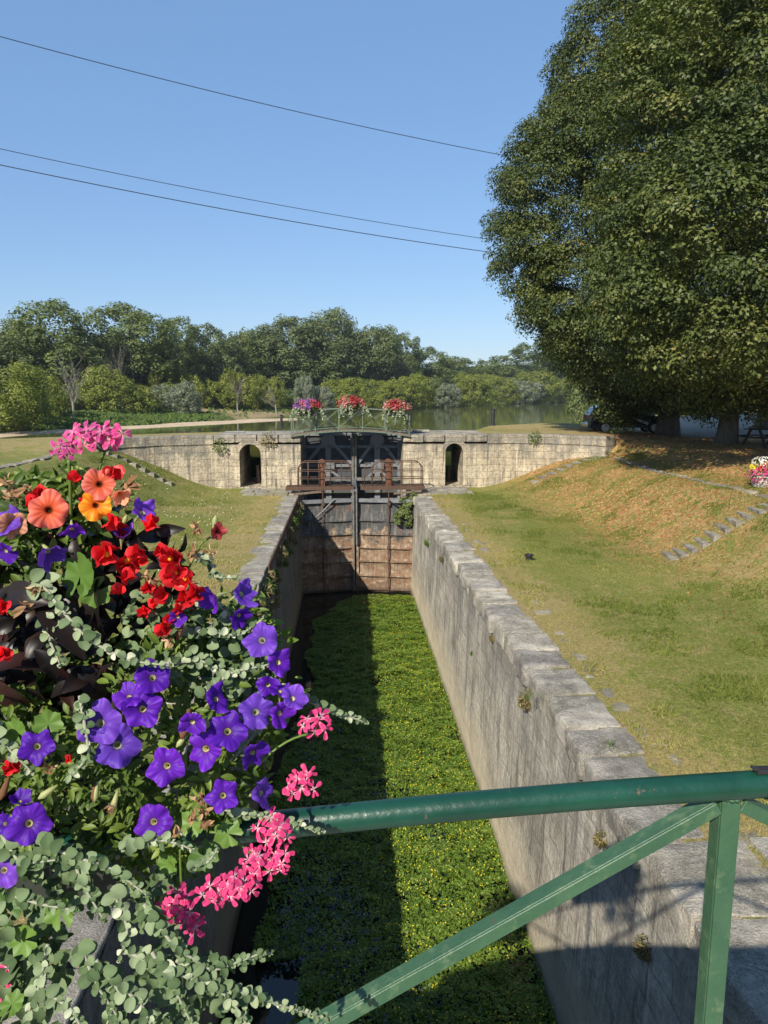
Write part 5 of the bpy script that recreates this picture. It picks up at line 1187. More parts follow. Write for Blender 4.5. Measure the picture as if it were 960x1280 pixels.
# ================================================================== FOREGROUND FLOWERS ON THE NEAR RAILING
def petal_mat(name, stops, vein=(.3, .02, .4), vamt=.35, trans=.35, rough=.5, tint=(1.1, 1.0, 1.1)):
    t = NT(name); rad = t.attr('rad'); v = t.attr('vein'); n = t.noise(t.coord(), 60, 4, .6); rr_ = t.attr('rnd')
    c = t.ramp(t.math('ADD', rad, t.fr(n, .3, .7, -.03, .03)), stops)
    c = t.mix(t.math('MULTIPLY', t.fr(v, .55, 1., 0, vamt), t.fr(rad, .18, .45, 0, 1)), c, vein)
    c = t.mix(1., c, t.ramp(rr_, [(0, (.55, .6, .68)), (1, (1.3, 1.15, 1.1))]), 'MULTIPLY')
    tc = t.mix(1., c, tint, 'MULTIPLY')
    return t.done(c, rough, t.bump(n, .25, .004), 0, .2, trans, tc)
PM = {
 'purple': petal_mat('purple_petal', [(0, (.50, .50, .18)), (.14, (.48, .46, .24)), (.18, (.07, .02, .16)), (.32, (.085, .012, .34)), (.75, (.115, .016, .46)), (1, (.16, .03, .52))], (.06, .01, .26), .7),
 'violet': petal_mat('light_violet_petal', [(0, (.50, .50, .22)), (.14, (.52, .50, .32)), (.2, (.11, .05, .26)), (.35, (.15, .05, .48)), (.8, (.20, .07, .60)), (1, (.26, .11, .66))], (.13, .04, .42), .6),
 'coral': petal_mat('coral_petal', [(0, (.10, .02, .01)), (.14, (.14, .02, .008)), (.3, (.62, .10, .03)), (.55, (.80, .17, .09)), (1, (.84, .22, .17))], (.42, .05, .03), .6),
 'orange': petal_mat('orange_petal', [(0, (.12, .03, .01)), (.14, (.16, .03, .008)), (.28, (.72, .16, .01)), (.6, (.85, .30, .015)), (1, (.86, .36, .03))], (.55, .12, .01), .6),
 'peach': petal_mat('peach_petal', [(0, (.25, .08, .03)), (.2, (.55, .16, .05)), (.6, (.75, .32, .16)), (1, (.78, .40, .26))], (.5, .15, .06), .5),
 'red': petal_mat('red_begonia_petal', [(0, (.62, .02, .02)), (.5, (.74, .018, .026)), (1, (.80, .05, .06))], (.4, .005, .01), .4, .35, .35, (1.2, .8, .8)),
 'redpetunia': petal_mat('red_petunia_petal', [(0, (.10, .01, .01)), (.2, (.3, .02, .02)), (.5, (.62, .06, .06)), (1, (.70, .14, .12))], (.35, .02, .02), .5),
 'pink': petal_mat('pink_geranium_petal', [(0, (.80, .60, .66)), (.22, (.78, .38, .50)), (.45, (.72, .07, .24)), (1, (.78, .13, .33))], (.65, .02, .14), .6),
 'pinkpale': petal_mat('rose_geranium_petal', [(0, (.80, .45, .55)), (.3, (.82, .26, .46)), (.6, (.80, .12, .36)), (1, (.82, .25, .48))], (.6, .02, .2), .6),
}
M['tube'] = leafmat('pale_flower_tube', [(0, (.35, .38, .16)), (1, (.62, .58, .45))], .3)
M['stamen'] = leafmat('yellow_stamens', [(0, (.70, .32, .01)), (1, (.80, .50, .03))], .1)
M['stem'] = leafmat('green_stem', [(0, (.10, .17, .03)), (1, (.22, .30, .07))], .15)
M['wool'] = leafmat('woolly_grey_stem', [(0, (.28, .29, .22)), (1, (.46, .47, .38))], .1, .9, .1)
M['bright'] = leafmat('fresh_green_leaf', [(0, (.03, .06, .010)), (.5, (.085, .14, .02)), (1, (.21, .28, .05))], .35, .5, .4)
M['geranleaf'] = leafmat('geranium_leaf', [(0, (.04, .10, .015)), (1, (.13, .23, .04))], .35, .5, .4)
M['bronze'] = leafmat('dark_bronze_leaf', [(0, (.006, .005, .005)), (.7, (.012, .007, .006)), (1, (.035, .010, .008))], .05, .42, .3)
M['dried'] = leafmat('dried_brown_petal', [(0, (.16, .08, .04)), (.5, (.34, .20, .11)), (1, (.55, .38, .24))], .25, .8, .1)
M['gwool'] = leafmat('silver_woolly_leaf', [(0, (.05, .085, .035)), (.45, (.14, .19, .10)), (.85, (.26, .31, .19)), (1, (.46, .48, .36))], .14, .75, .2, 1.1)
M['gwoold'] = leafmat('grey_green_woolly_leaf', [(0, (.05, .085, .035)), (.6, (.11, .16, .075)), (1, (.19, .25, .14))], .16, .75, .2, 1.1)
fr = np.random.default_rng(99)

def frame(nrm, spin):
    z = np.array(nrm, float); z /= np.linalg.norm(z); a = np.array((0, 0, 1.)) if abs(z[2]) < .95 else np.array((0, 1., 0))
    x = np.cross(a, z); x /= np.linalg.norm(x); y = np.cross(z, x); c, s = math.cos(spin), math.sin(spin)
    return np.stack([x * c + y * s, -x * s + y * c, z], 1)       # columns

def petunia_verts(R, nrm, spin, star=.5, cup=0., droop=.0, seed=0, tube=True):
    """five-lobed trumpet; returns verts, quads, attrs. centre of the throat mouth at the origin"""
    r = np.random.default_rng(seed); nth = 60; rings = [.055, .11, .16, .24, .36, .5, .64, .77, .88, .96, 1.0]
    th = np.linspace(0, 2 * np.pi, nth, endpoint=False)
    lob = np.cos(2.5 * th) ** 2; Rth = (1 - .20 * star) + .20 * star * lob ** (1.0 + star) + .012 * np.cos(11 * th + r.random() * 6) + .045 * np.cos(3 * th + r.random() * 6) + .03 * np.cos(2 * th + r.random() * 6) + .02 * np.cos(7 * th + r.random() * 6)
    Rth = Rth * (1 - .10 * (1 - np.abs(np.cos(2.5 * th))) ** 3)
    ph = r.random(6) * 6.28; V = []; rad = []; ve = []
    for q_ in rings:
        rr_ = q_ * (1 + (Rth - 1) * q_ ** 1.5)
        z = -.34 * (1 - q_) ** 2.2 * 1.0 - (.9 * max(0, .15 - q_) / .15 if tube else 0) * .35
        z = z + cup * q_ ** 2 - droop * q_ ** 3 + .075 * q_ ** 1.4 * np.cos(5 * th) + .065 * q_ ** 2.5 * np.sin(7 * th + ph[0]) + .04 * q_ ** 4 * np.sin(12 * th + ph[1]) + .15 * q_ ** 2 * np.sin(2 * th + ph[2]) + .10 * q_ ** 2 * np.sin(3 * th + ph[5]) + .10 * q_ ** 2 * np.sin(th + ph[3]) - .10 * q_ ** 5 * (1 - lob) + .02 * q_ * np.sin(17 * th + ph[4])
        V.append(np.stack([rr_ * np.cos(th), rr_ * np.sin(th), z * np.ones(nth)], 1)); rad.append(np.full(nth, q_)); ve.append(np.abs(np.cos(7.5 * th + .4 * np.sin(5 * th))) * (1 - .0 * q_))
    V = np.concatenate(V); V[:, 2] += (vnoise(V[:, 0] * 3.1 + seed % 53, V[:, 1] * 3.1 + seed % 31, 0) - .5) * .20 * np.concatenate(rad) ** 1.5 + (vnoise(V[:, 0] * 7 + seed % 17, V[:, 1] * 7 + seed % 29, 3) - .5) * .08 * np.concatenate(rad) ** 2
    V = V * R; ii = np.arange(len(rings) * nth).reshape(len(rings), nth); jj = np.roll(ii, -1, 1)
    Q = np.stack([ii[:-1], jj[:-1], jj[1:], ii[1:]], -1).reshape(-1, 4)
    Fm = frame(nrm, spin); return V @ Fm.T, Q, np.concatenate(rad), np.concatenate(ve)

def petunia(root, pos, R, nrm, col, star=.5, cup=0., droop=.05, spin=None):
    sd = int(fr.integers(1e6)); spin = fr.random() * 6.28 if spin is None else spin
    V, Q, rd, ve = petunia_verts(R, nrm, spin, star, cup, droop, sd); pos = np.array(pos)
    me = fast_mesh('flower', V, Q, dict(rad=rd, vein=ve, rnd=np.full(len(V), fr.random())))
    o = link('flower', me, PM[col], root, loc=tuple(pos), smooth=True)
    # trumpet tube and calyx behind the corolla
    z = np.array(nrm, float); z /= np.linalg.norm(z); bend = np.array((0, 0, -1.)) * .3
    pts = [z * R * -.33, z * R * -.60, z * R * -.95 + bend * R * .2, z * R * -1.25 + bend * R * .6]
    mb = MB(); mb.tube([tuple(p) for p in pts], [R * .20, R * .14, R * .09, R * .05], 10, cap=False); tb = mb.build('flower_tube', M['tube'], o, smooth=True)
    return o

def blob_petals(root, name, pos, R, n, col, nrm, spread=1.1, seed=None, flatp=.75, centre=True):
    """ruffled begonia bloom: rounded cupped petals round a yellow centre"""
    r = np.random.default_rng(int(fr.integers(1e6))); L = []; z = np.array(nrm, float); z /= np.linalg.norm(z); b = 0; VV = []; QQ = []; RR = []; VE = []
    for i in range(n):
        a = i * 2.4 + r.random() * .4; tilt = .35 + spread * (i / n) * .9 + r.uniform(-.15, .15); Fm = frame(z, a)
        s = R * (.55 + .35 * r.random()); nu, nv = 7, 7
        uu, vv = np.meshgrid(np.linspace(0, 1, nu), np.linspace(-1, 1, nv), indexing='ij')
        wdt = np.sin(np.pi * np.clip(uu * .80 + .08, 0, 1)) ** .6 * .62
        X = uu * s; Yv = vv * wdt * s; Zv = -.38 * s * (vv ** 2) * wdt + .22 * s * uu ** 2 + .05 * s * np.sin(6 * vv + i) * uu
        P = np.stack([X.ravel(), Yv.ravel(), Zv.ravel()], 1); ct, st = math.cos(math.pi / 2 - tilt), math.sin(math.pi / 2 - tilt)
        P = np.stack([P[:, 0] * ct - P[:, 2] * st, P[:, 1], P[:, 0] * st + P[:, 2] * ct], 1)
        P[:, 2] -= .1 * R * (i / n); P = P @ Fm.T; ii = np.arange(nu * nv).reshape(nu, nv) + b
        VV.append(P); QQ.append(np.stack([ii[:-1, :-1], ii[1:, :-1], ii[1:, 1:], ii[:-1, 1:]], -1).reshape(-1, 4)); RR.append(uu.ravel()); VE.append(np.abs(np.cos(4 * vv.ravel()))); b += nu * nv
    V = np.concatenate(VV); me = fast_mesh(name, V, np.concatenate(QQ), dict(rad=np.concatenate(RR), vein=np.concatenate(VE), rnd=np.repeat(r.random(n), 49)))
    o = link(name, me, PM[col], root, loc=tuple(pos), smooth=True)
    if centre:
        mb = MB(); mb.lathe([(.001, .3 * R), (.1 * R, .28 * R), (.15 * R, .18 * R), (.12 * R, .02 * R), (.001, 0)], tuple(z * R * .12), 10, axis=Matrix([list(q_) for q_ in frame(z, 0)])); mb.build('stamens', M['stamen'], o, smooth=True)
    return o

def floret_mesh(L, nrm, spin, r):
    """geranium floret: five separate spoon petals, two narrow above, three broad below"""
    VV = []; QQ = []; RR = []; VE = []; b = 0; Fm = frame(nrm, spin)
    for i, (ang, wd, ln) in enumerate(((70, .20, .86), (110, .20, .86), (200, .31, 1.), (270, .34, 1.02), (340, .31, 1.))):
        a = R_(ang + r.uniform(-10, 10)); nu, nv = 8, 5; uu, vv = np.meshgrid(np.linspace(0, 1, nu), np.linspace(-1, 1, nv), indexing='ij')
        w_ = wd * (np.clip(uu, 0, 1) ** .9 * np.sqrt(np.clip(1 - (uu * .97) ** 5, 0, 1)) + .05); tl = r.uniform(-.05, .45)
        X = (.04 + uu * ln * math.cos(tl)) * L; Yv = vv * w_ * L; Z = L * (.25 * uu * math.sin(tl) - .22 * uu ** 2 + .25 * w_ * vv ** 2 + .05 * np.sin(3 * vv + i))
        P = np.stack([(X * math.cos(a) - Yv * math.sin(a)).ravel(), (X * math.sin(a) + Yv * math.cos(a)).ravel(), Z.ravel()], 1) @ Fm.T
        ii = np.arange(nu * nv).reshape(nu, nv) + b; VV.append(P); QQ.append(np.stack([ii[:-1, :-1], ii[1:, :-1], ii[1:, 1:], ii[:-1, 1:]], -1).reshape(-1, 4)); RR.append(uu.ravel()); VE.append(np.abs(np.cos(2.2 * vv.ravel() * np.pi))); b += nu * nv
    return np.concatenate(VV), np.concatenate(QQ), np.concatenate(RR), np.concatenate(VE)

VIEW = lambda p: unit(np.array((0, 0, EZ)) - np.array(p))
SUNB = -np.array(SUN)
def dirn(p, dx=0, dz=0, k=.55): return unit(VIEW(p) + SUNB * k + RT * dx + np.array((0, 0, 1.)) * dz + fr.normal(size=3) * .16)
def pxs(px_size, p): return px_size / F * float(np.dot(np.array(p) - np.array((0, 0, EZ)), FW))

def umbel(root, px, py, wpx, y, col, n=8, L=.0165, elong=(1, .7), stem=None, dx=0, dz=0):
    c = at(px, py, y); cl = empty('flower_cluster', tuple(c)); cl.parent = root; r = np.random.default_rng(int(fr.integers(1e6))); w = pxs(wpx, c) / 2
    d = dirn(c, dx, dz); Fm = frame(d, 0); mbp = MB()
    # facing frame: right/up of the camera so the cluster spreads as seen
    for i in range(n):
        a = i * 2.4; q_ = math.sqrt((i + .4) / n) * .85; off = RT * math.cos(a) * q_ * w * elong[0] + UP * math.sin(a) * q_ * w * elong[1] + d * w * .5 * (1 - q_ ** 2)
        off = off + r.normal(size=3) * w * .08; nn = unit(off * 1.0 / max(w, 1e-6) * .8 + d * 1.0 + r.normal(size=3) * .25)
        V, Q, rd, ve = floret_mesh(L * r.uniform(.85, 1.12), nn, r.random() * 6.28, r)
        fl = link('floret', fast_mesh('floret', V, Q, dict(rad=rd, vein=ve, rnd=np.full(len(V), r.random()))), PM[col], cl, loc=tuple(off), smooth=True)
        hub = -d * w * .9 + (np.array((0, 0, -.012))); mbp.tube([tuple(hub), tuple((hub + off) / 2 + r.normal(size=3) * .002), tuple(off - nn * L * .12)], [.0009, .0008, .0012], 5)
    mbp.build('pedicels', M['stem'], cl)
    if stem is not None:
        e = at(*stem) - c; hub = -d * w * .9 + np.array((0, 0, -.012)); m = (hub + e) / 2 + np.array((0, 0, .03)); pts = [(1 - u) ** 2 * hub + 2 * u * (1 - u) * m + u * u * e for u in np.linspace(0, 1, 9)]
        mb = MB(); mb.tube([tuple(p) for p in pts], .0019, 7); mb.build('flower_stalk', M['stem'], cl, smooth=True)
    return cl

T_ROUND = None
def round_leaf_template():
    nu, nv = 6, 5; uu, vv = np.meshgrid(np.linspace(0, 1, nu), np.linspace(-1, 1, nv), indexing='ij')
    w_ = .43 * np.sin(np.pi * (uu * .94 + .03)) ** .55; X = vv * w_; Y = uu - .5; Z = .42 * (np.abs(vv) ** 1.6) * w_ - .34 * (uu - .4) ** 2 + .03 * np.sin(9 * uu + 3 * vv)
    ii = np.arange(nu * nv).reshape(nu, nv); Q = np.stack([ii[:-1, :-1], ii[:-1, 1:], ii[1:, 1:], ii[1:, :-1]], -1).reshape(-1, 4)
    return (np.stack([X.ravel(), Y.ravel(), Z.ravel()], 1), [tuple(q_) for q_ in Q])
T_ROUND = round_leaf_template()
def lance_template(w=.2, curl=.3):
    nu, nv = 9, 5; uu, vv = np.meshgrid(np.linspace(0, 1, nu), np.linspace(-1, 1, nv), indexing='ij')
    w_ = w * np.sin(np.pi * (uu * .97 + .015)) ** .8 * (1.15 - .3 * uu); X = vv * w_; Y = uu - .5; Z = .35 * np.abs(vv) * w_ - curl * (uu - .3) ** 2 + .012 * np.sin(22 * uu) * np.abs(vv)
    ii = np.arange(nu * nv).reshape(nu, nv); Q = np.stack([ii[:-1, :-1], ii[:-1, 1:], ii[1:, 1:], ii[1:, :-1]], -1).reshape(-1, 4)
    return (np.stack([X.ravel(), Y.ravel(), Z.ravel()], 1), [tuple(q_) for q_ in Q])
T_LANCE = lance_template(); T_BRONZE = lance_template(.22, .75)

def trail(root, pts_px, ysz, leaf_px, mat, seed, dens=1.0, name='trailing_stem'):
    """silver trailing stem with pairs of round leaves; pts (px,py,y)"""
    r = np.random.default_rng(seed); P = np.array([at(a, b, y) for a, b, y in pts_px]); s = np.concatenate([[0], np.cumsum(np.linalg.norm(np.diff(P, axis=0), axis=1))])
    u = np.linspace(0, s[-1], 40); C = np.stack([np.interp(u, s, P[:, i]) for i in range(3)], 1)
    for _ in range(6): C[1:-1] = (C[:-2] + 2 * C[1:-1] + C[2:]) / 4
    mb = MB(); mb.tube([tuple(p) for p in C], list(np.linspace(.0030, .0013, 40)), 7); so_ = mb.build(name, M['wool'], root, smooth=True)
    base = pxs(leaf_px * .61, P[0]); step = base * .50 / dens; n = int(s[-1] / step); Lp = []; Ln = []; Ls = []; Lu = []
    for i in range(n):
        q_ = (i + .5) / n; c = np.array([np.interp(q_ * s[-1], s, P[:, k]) for k in range(3)]); k2 = int(q_ * 38); c = C[k2] + (C[k2 + 1] - C[k2]) * (q_ * 38 - k2); tg_ = unit(C[k2 + 1] - C[k2])
        ax = unit(np.cross(tg_, VIEW(c))); ax = ax if i % 2 else unit(np.cross(tg_, ax) + ax * .4)
        sz = base * (1.15 - .6 * q_) * r.uniform(.5, 1.3)
        for sg in (-1, 1):
            o_ = unit(ax * sg + tg_ * .45 + r.normal(size=3) * .28); Lp.append(c + o_ * sz * .52); Lu.append(o_); Ls.append(sz)
            Ln.append(unit(VIEW(c) * .7 + SUNB * .7 + np.array((0, 0, .3)) + r.normal(size=3) * .45))
    for _ in range(7): # tight tip
        o_ = unit(r.normal(size=3) + unit(C[-1] - C[-3])); Lp.append(C[-1] + o_ * base * .16); Lu.append(o_); Ls.append(base * .36 * r.uniform(.7, 1.2)); Ln.append(unit(r.normal(size=3) + VIEW(C[-1])))
    Lp, Ln, Ls, Lu = map(np.array, (Lp, Ln, Ls, Lu)); V, Fs, A = leaves(Lp, Ln, Ls, T_ROUND, r, Lu * 3)
    link('leaves', fast_mesh('leaves', V, Fs, dict(rnd=A)), M[mat], so_, smooth=True)
    return so_

def inpoly(x, y, poly):
    c = np.zeros(len(x), bool); n = len(poly); j = n - 1
    for i in range(n):
        xi, yi = poly[i]; xj, yj = poly[j]; c ^= ((yi > y) != (yj > y)) & (x < (xj - xi) * (y - yi) / (yj - yi + 1e-9) + xi); j = i
    return c
def edist(x, y, poly):
    d = np.full(len(x), 1e9); n = len(poly)
    for i in range(n):
        a = np.array(poly[i], float); b = np.array(poly[(i + 1) % n], float); ab = b - a; t_ = np.clip(((x - a[0]) * ab[0] + (y - a[1]) * ab[1]) / (ab @ ab), 0, 1)
        d = np.minimum(d, np.hypot(x - a[0] - t_ * ab[0], y - a[1] - t_ * ab[1]))
    return d
def DEP(px, py):        # front of the planting, metres out along the lock axis
    px = np.asarray(px, float); py = np.asarray(py, float)
    return 1.03 + .13 * np.clip((900 - py) / 360, 0, 1) - .05 * np.clip((py - 1080) / 200, 0, 1) + .05 * np.clip((px - 230) / 170, 0, 1) * np.clip((980 - py) / 200, 0, 1)
def fill(poly, n, tmpl, size, mat, root, name, back=(.02, .26), seed=1, hang=0., jitter=.5, clump=None, cs=.03):
    r = np.random.default_rng(seed); xs_ = [p[0] for p in poly]; ys_ = [p[1] for p in poly]; m = n * 4
    px = r.uniform(min(xs_), max(xs_), m); py = r.uniform(min(ys_), max(ys_), m); k = inpoly(px, py, poly); px, py = px[k][:n], py[k][:n]; n = len(px)
    ed = np.clip(edist(px, py, poly) / 70, 0, 1); dp = DEP(px, py) + back[0] + .05 * (1 - ed) ** 2 + (back[1] - back[0]) * r.random(n) ** 1.3 * (.3 + .7 * ed)
    P = np.array([at(a, b, d) for a, b, d in zip(px, py, dp)])
    if clump:
        ci = r.integers(0, clump, n); C = P[:clump]; P = C[ci] + r.normal(size=(n, 3)) * cs; rn = np.clip(r.random(clump)[ci] * .6 + r.random(n) * .4, 0, 1)
        o_ = unit(P - C[ci] + np.array((0, 0, .004)))
    else: rn = r.random(n); o_ = r.normal(size=(n, 3))
    Nn = unit(np.array([VIEW(p) for p in P]) * .45 + SUNB * .5 + np.array((0, 0, .35)) + r.normal(size=(n, 3)) * jitter)
    o_ = o_ + np.array((0, 0, -hang)); V, Fs, A = leaves(P, Nn, size * r.uniform(.6, 1.3, n), tmpl, r, o_ * 2, rn)
    return link(name, fast_mesh(name, V, Fs, dict(rnd=A)), M[mat], root, smooth=True)

# ---- the box on the railing
pl = empty('railing_planter', (0, 0, 0)); tag(pl, 'dark planter box hooked over the near railing under the flowers', 'planter')
x0, x1, y0_, y1_, z0_, z1_ = -1.15, -.36, 1.19, 1.42, 8.16, 8.36
mb = MB(); mb.add([(x0 + .03, y0_ + .02, z0_), (x1 - .03, y0_ + .02, z0_), (x1 - .03, y1_ - .02, z0_), (x0 + .03, y1_ - .02, z0_), (x0, y0_, z1_), (x1, y0_, z1_), (x1, y1_, z1_), (x0, y1_, z1_)], [(0, 3, 2, 1), (0, 1, 5, 4), (1, 2, 6, 5), (2, 3, 7, 6), (3, 0, 4, 7), (4, 5, 6, 7)]); mb.build('box', M['planter'], pl, bevel=.006)
mb = MB(); mb.span((x0 + .02, y0_ + .02, z1_ + .002), (x1 - .02, y1_ - .02, z1_ + .02)); mb.build('soil', M['soil'], pl)
for xh in (x0 + .15, x1 - .15): mb = MB(); mb.tube([(xh, 1.19, 8.2), (xh, 1.185, 8.34), (xh, 1.18, 8.38), (xh, 1.11, 8.39), (xh, 1.10, 8.33)], .005, 6); mb.build('hook', M['black'], pl)

GP = [(-60, 850), (60, 840), (150, 800), (230, 760), (300, 745), (345, 800), (360, 860), (345, 930), (320, 985), (290, 1030), (270, 1070), (235, 1085), (150, 1075), (60, 1060), (-60, 1080)]
pp = empty('purple_petunia', (0, 0, 0)); tag(pp, 'purple petunia plant with many open trumpets spilling over the near railing', 'petunia')
fill(GP, 3600, T_LANCE, .022, 'bright', pp, 'foliage', (.03, .24), 5, 0, .6, 260, .014)
fill(GP, 1500, T_LANCE, .030, 'mgreen', pp, 'inner_foliage', (.10, .34), 6, .2, .6)
# (px, py, diameter px, colour, dx tilt to the right, dz tilt up, star, cup)
PET = [(45, 933, 54, 'purple', 0, 0, 1, .0), (123, 903, 66, 'violet', -.1, .1, .5, 0), (146, 932, 66, 'violet', .1, -.1, .5, 0), (178, 886, 58, 'purple', .2, 0, .6, .05), (190, 846, 54, 'purple', 0, .3, .5, .1), (207, 958, 56, 'purple', -.3, -.1, .6, 0), (190, 1028, 56, 'purple', -.2, -.15, .5, 0), (35, 1030, 62, 'purple', 0, -.1, .6, 0), (3, 1088, 50, 'violet', -.2, 0, .5, 0), (284, 914, 60, 'purple', .15, 0, .8, 0), (255, 937, 56, 'purple', -.2, -.2, .7, 0), (320, 890, 52, 'violet', .25, .1, .6, 0), (278, 995, 50, 'purple', .1, -.1, 1, 0), (330, 992, 48, 'violet', 1.3, 0, .6, .1), (273, 873, 46, 'purple', 1.2, .3, .5, .1), (326, 800, 52, 'violet', -.2, 0, .5, .05), (350, 828, 42, 'purple', .9, 0, .6, .1), (335, 858, 36, 'purple', .2, -.6, .6, .1), (368, 872, 42, 'violet', 1.0, .5, .5, .15), (352, 893, 42, 'purple', 1.0, -.4, .5, .2), (318, 944, 48, 'purple', .7, -.7, .6, .1), (305, 742, 44, 'violet', 1.4, .3, .5, .3), (266, 748, 42, 'purple', -.9, -.6, .5, .5), (300, 771, 36, 'purple', .8, -.9, .5, .3), (90, 664, 36, 'purple', .4, -1.2, .5, .2), (62, 692, 44, 'violet', 1.0, -1.3, .6, .5), (180, 640, 44, 'violet', 1.2, .5, .9, .3), (4, 690, 40, 'purple', -.6, -.5, .5, 0), (6, 652, 48, 'violet', -.6, .3, .5, 0), (152, 670, 30, 'violet', .2, 1.3, .3, .9), (4, 1030, 34, 'purple', -.6, 0, .5, .2), (25, 1000, 30, 'purple', .3, 1.2, .5, .5), (240, 905, 40, 'purple', 0, -.8, .5, .2), (160, 870, 44, 'purple', -.2, .6, .5, .1), (350, 862, 34, 'purple', .3, .8, .5, .2), (222, 772, 26, 'purple', 0, -.5, .5, .4)]
for (px, py, d_, col, dx, dz, star, cup) in PET:
    y = float(DEP(px, py)) - (.01 if py > 600 else 0) + fr.uniform(-.02, .015); p = at(px, py, y)
    side = abs(dx) + abs(dz) > .8
    nn = unit(VIEW(p) * (1.0 if not side else .55) + SUNB * .35 + RT * dx + UP * dz + fr.normal(size=3) * .07)
    petunia(pp, p, pxs(d_, p) / 2 * .88, nn, col, star, cup, .08)
def buds(root, lst, mat='tube'):
    for px, py, ln, ang in lst:
        p = at(px, py, float(DEP(px, py)) + .0); L = pxs(ln, p); d = RT * math.cos(R_(ang)) + UP * math.sin(R_(ang)) + VIEW(p) * .3
        mb = MB(); mb.tube([tuple(-d * L * .5), tuple(-d * L * .1), tuple(d * L * .25), tuple(d * L * .5)], [L * .05, L * .12, L * .16, L * .03], 9); mb.build('bud', M[mat], root, smooth=True, loc=tuple(p))
buds(pp, [(155, 653, 20, 70), (205, 718, 20, 60), (262, 905, 26, 200), (228, 925, 24, 230), (120, 990, 26, 260), (268, 655, 22, 80), (318, 790, 34, 60), (60, 990, 30, 215), (144, 1000, 26, 255)])
buds(pp, [(118, 990, 26, 265), (6, 985, 32, 250), (225, 790, 22, 250), (232, 905, 40, 255)], 'dried')

cp_ = empty('coral_petunia', (0, 0, 0)); tag(cp_, 'coral and orange petunia plant with three open blooms at the upper left', 'petunia')
OP = [(-40, 590), (60, 600), (120, 590), (150, 640), (140, 690), (60, 720), (-40, 730)]
fill(OP, 800, T_LANCE, .026, 'bright', cp_, 'foliage', (.02, .22), 15, 0, .6, 90, .014)
for (px, py, d_, col, dx, dz, star, cup) in [(60, 637, 58, 'coral', 0, .05, .25, 0), (124, 604, 50, 'coral', .1, .25, .3, .05), (119, 632, 46, 'orange', 0, -.1, .3, 0), (15, 656, 42, 'peach', .5, -.3, .5, .2), (272, 664, 28, 'redpetunia', 1.0, -.2, .5, .2), (150, 618, 30, 'peach', .6, -1., .5, .6)]:
    y = float(DEP(px, py)) - .03; p = at(px, py, y); nn = unit(VIEW(p) + SUNB * .25 + RT * dx + UP * dz); petunia(cp_, p, pxs(d_, p) / 2 * .86, nn, col, star, cup, .05)
def stalk(root, pts, r0, mat='stem', name='stem'):
    P = np.array([at(*p) for p in pts]); t_ = np.linspace(0, len(P) - 1, 24); C = np.stack([np.interp(t_, range(len(P)), P[:, i]) for i in range(3)], 1)
    for _ in range(5): C[1:-1] = (C[:-2] + 2 * C[1:-1] + C[2:]) / 4
    mb = MB(); mb.tube([tuple(p) for p in C], r0, 7); return mb.build(name, M[mat], root, smooth=True)
stalk(cp_, [(268, 668, 1.13), (250, 680, 1.13), (235, 712, 1.13), (225, 740, 1.15)], .0018)
# ---- dark leaved red begonia
rb = empty('red_begonia', (0, 0, 0)); tag(rb, 'red begonia with dark bronze leaves in the upper part of the planter', 'begonia')
BP = [(-60, 690), (20, 690), (90, 690), (150, 700), (180, 760), (160, 830), (130, 890), (60, 880), (-60, 890)]
fill(BP, 190, T_BRONZE, .062, 'bronze', rb, 'dark_leaves', (.03, .28), 25, .6, .9)
fill([(130, 650), (200, 660), (250, 690), (255, 740), (230, 780), (180, 790), (130, 740)], 40, T_BRONZE, .05, 'bronze', rb, 'dark_leaves', (.03, .14), 26, .4, .9)
fill([(30, 600), (150, 640), (190, 680), (140, 700), (40, 700)], 34, T_BRONZE, .05, 'bronze', rb, 'dark_leaves', (.04, .16), 27, .4, .9)
for px, py, ln, ang, y in ((208, 663, 46, 0, 1.12), (75, 775, 120, -55, 1.08), (35, 830, 120, 20, 1.08), (115, 760, 90, -75, 1.10), (20, 745, 110, 160, 1.09), (60, 830, 60, -60, 1.06), (10, 870, 80, -50, 1.07), (95, 690, 50, -70, 1.12), (130, 730, 46, -80, 1.13)):
    p = at(px, py, y); up_ = RT * math.cos(R_(ang)) + UP * math.sin(R_(ang)); V, Fs, A = leaves(np.zeros((1, 3)), (unit(VIEW(p) * .6 + SUNB * .3 + fr.normal(size=3) * .5))[None], pxs(ln * .82, p), T_BRONZE, fr, up_[None] * 6)
    link('bronze_leaf', fast_mesh('bronze_leaf', V, Fs, dict(rnd=A)), M['bronze'], rb, loc=tuple(p), smooth=True)
for (px, py, d_) in [(132, 690, 36), (160, 703, 38), (173, 688, 28), (158, 722, 26), (215, 700, 34), (222, 715, 38), (235, 728, 34), (243, 742, 30), (232, 748, 28), (222, 762, 20), (205, 742, 30), (196, 752, 24), (205, 785, 26), (212, 776, 22), (180, 765, 20), (3, 757, 28), (4, 818, 26), (48, 622, 30), (38, 630, 22), (140, 588, 26), (148, 592, 20), (138, 652, 30), (150, 662, 26), (97, 597, 22), (175, 700, 26), (188, 655, 28), (200, 690, 20), (106, 625, 18), (185, 735, 22), (150, 740, 22), (12, 960, 22), (85, 950, 12)]:
    y = float(DEP(px, py)) - .015 + fr.uniform(-.02, .03); p = at(px, py, y); nn = unit(VIEW(p) + SUNB * .4 + fr.normal(size=3) * .45); blob_petals(rb, 'flower', p, pxs(d_, p) / 2 * 1.4, int(fr.integers(4, 7)), 'red', nn, centre=d_ > 33)
for pts in ([(215, 735, 1.12), (190, 720, 1.15), (165, 760, 1.2)], [(160, 705, 1.12), (150, 740, 1.15), (140, 790, 1.2)], [(240, 740, 1.1), (215, 770, 1.14), (190, 830, 1.2)]): stalk(rb, pts, .002, 'bronze')
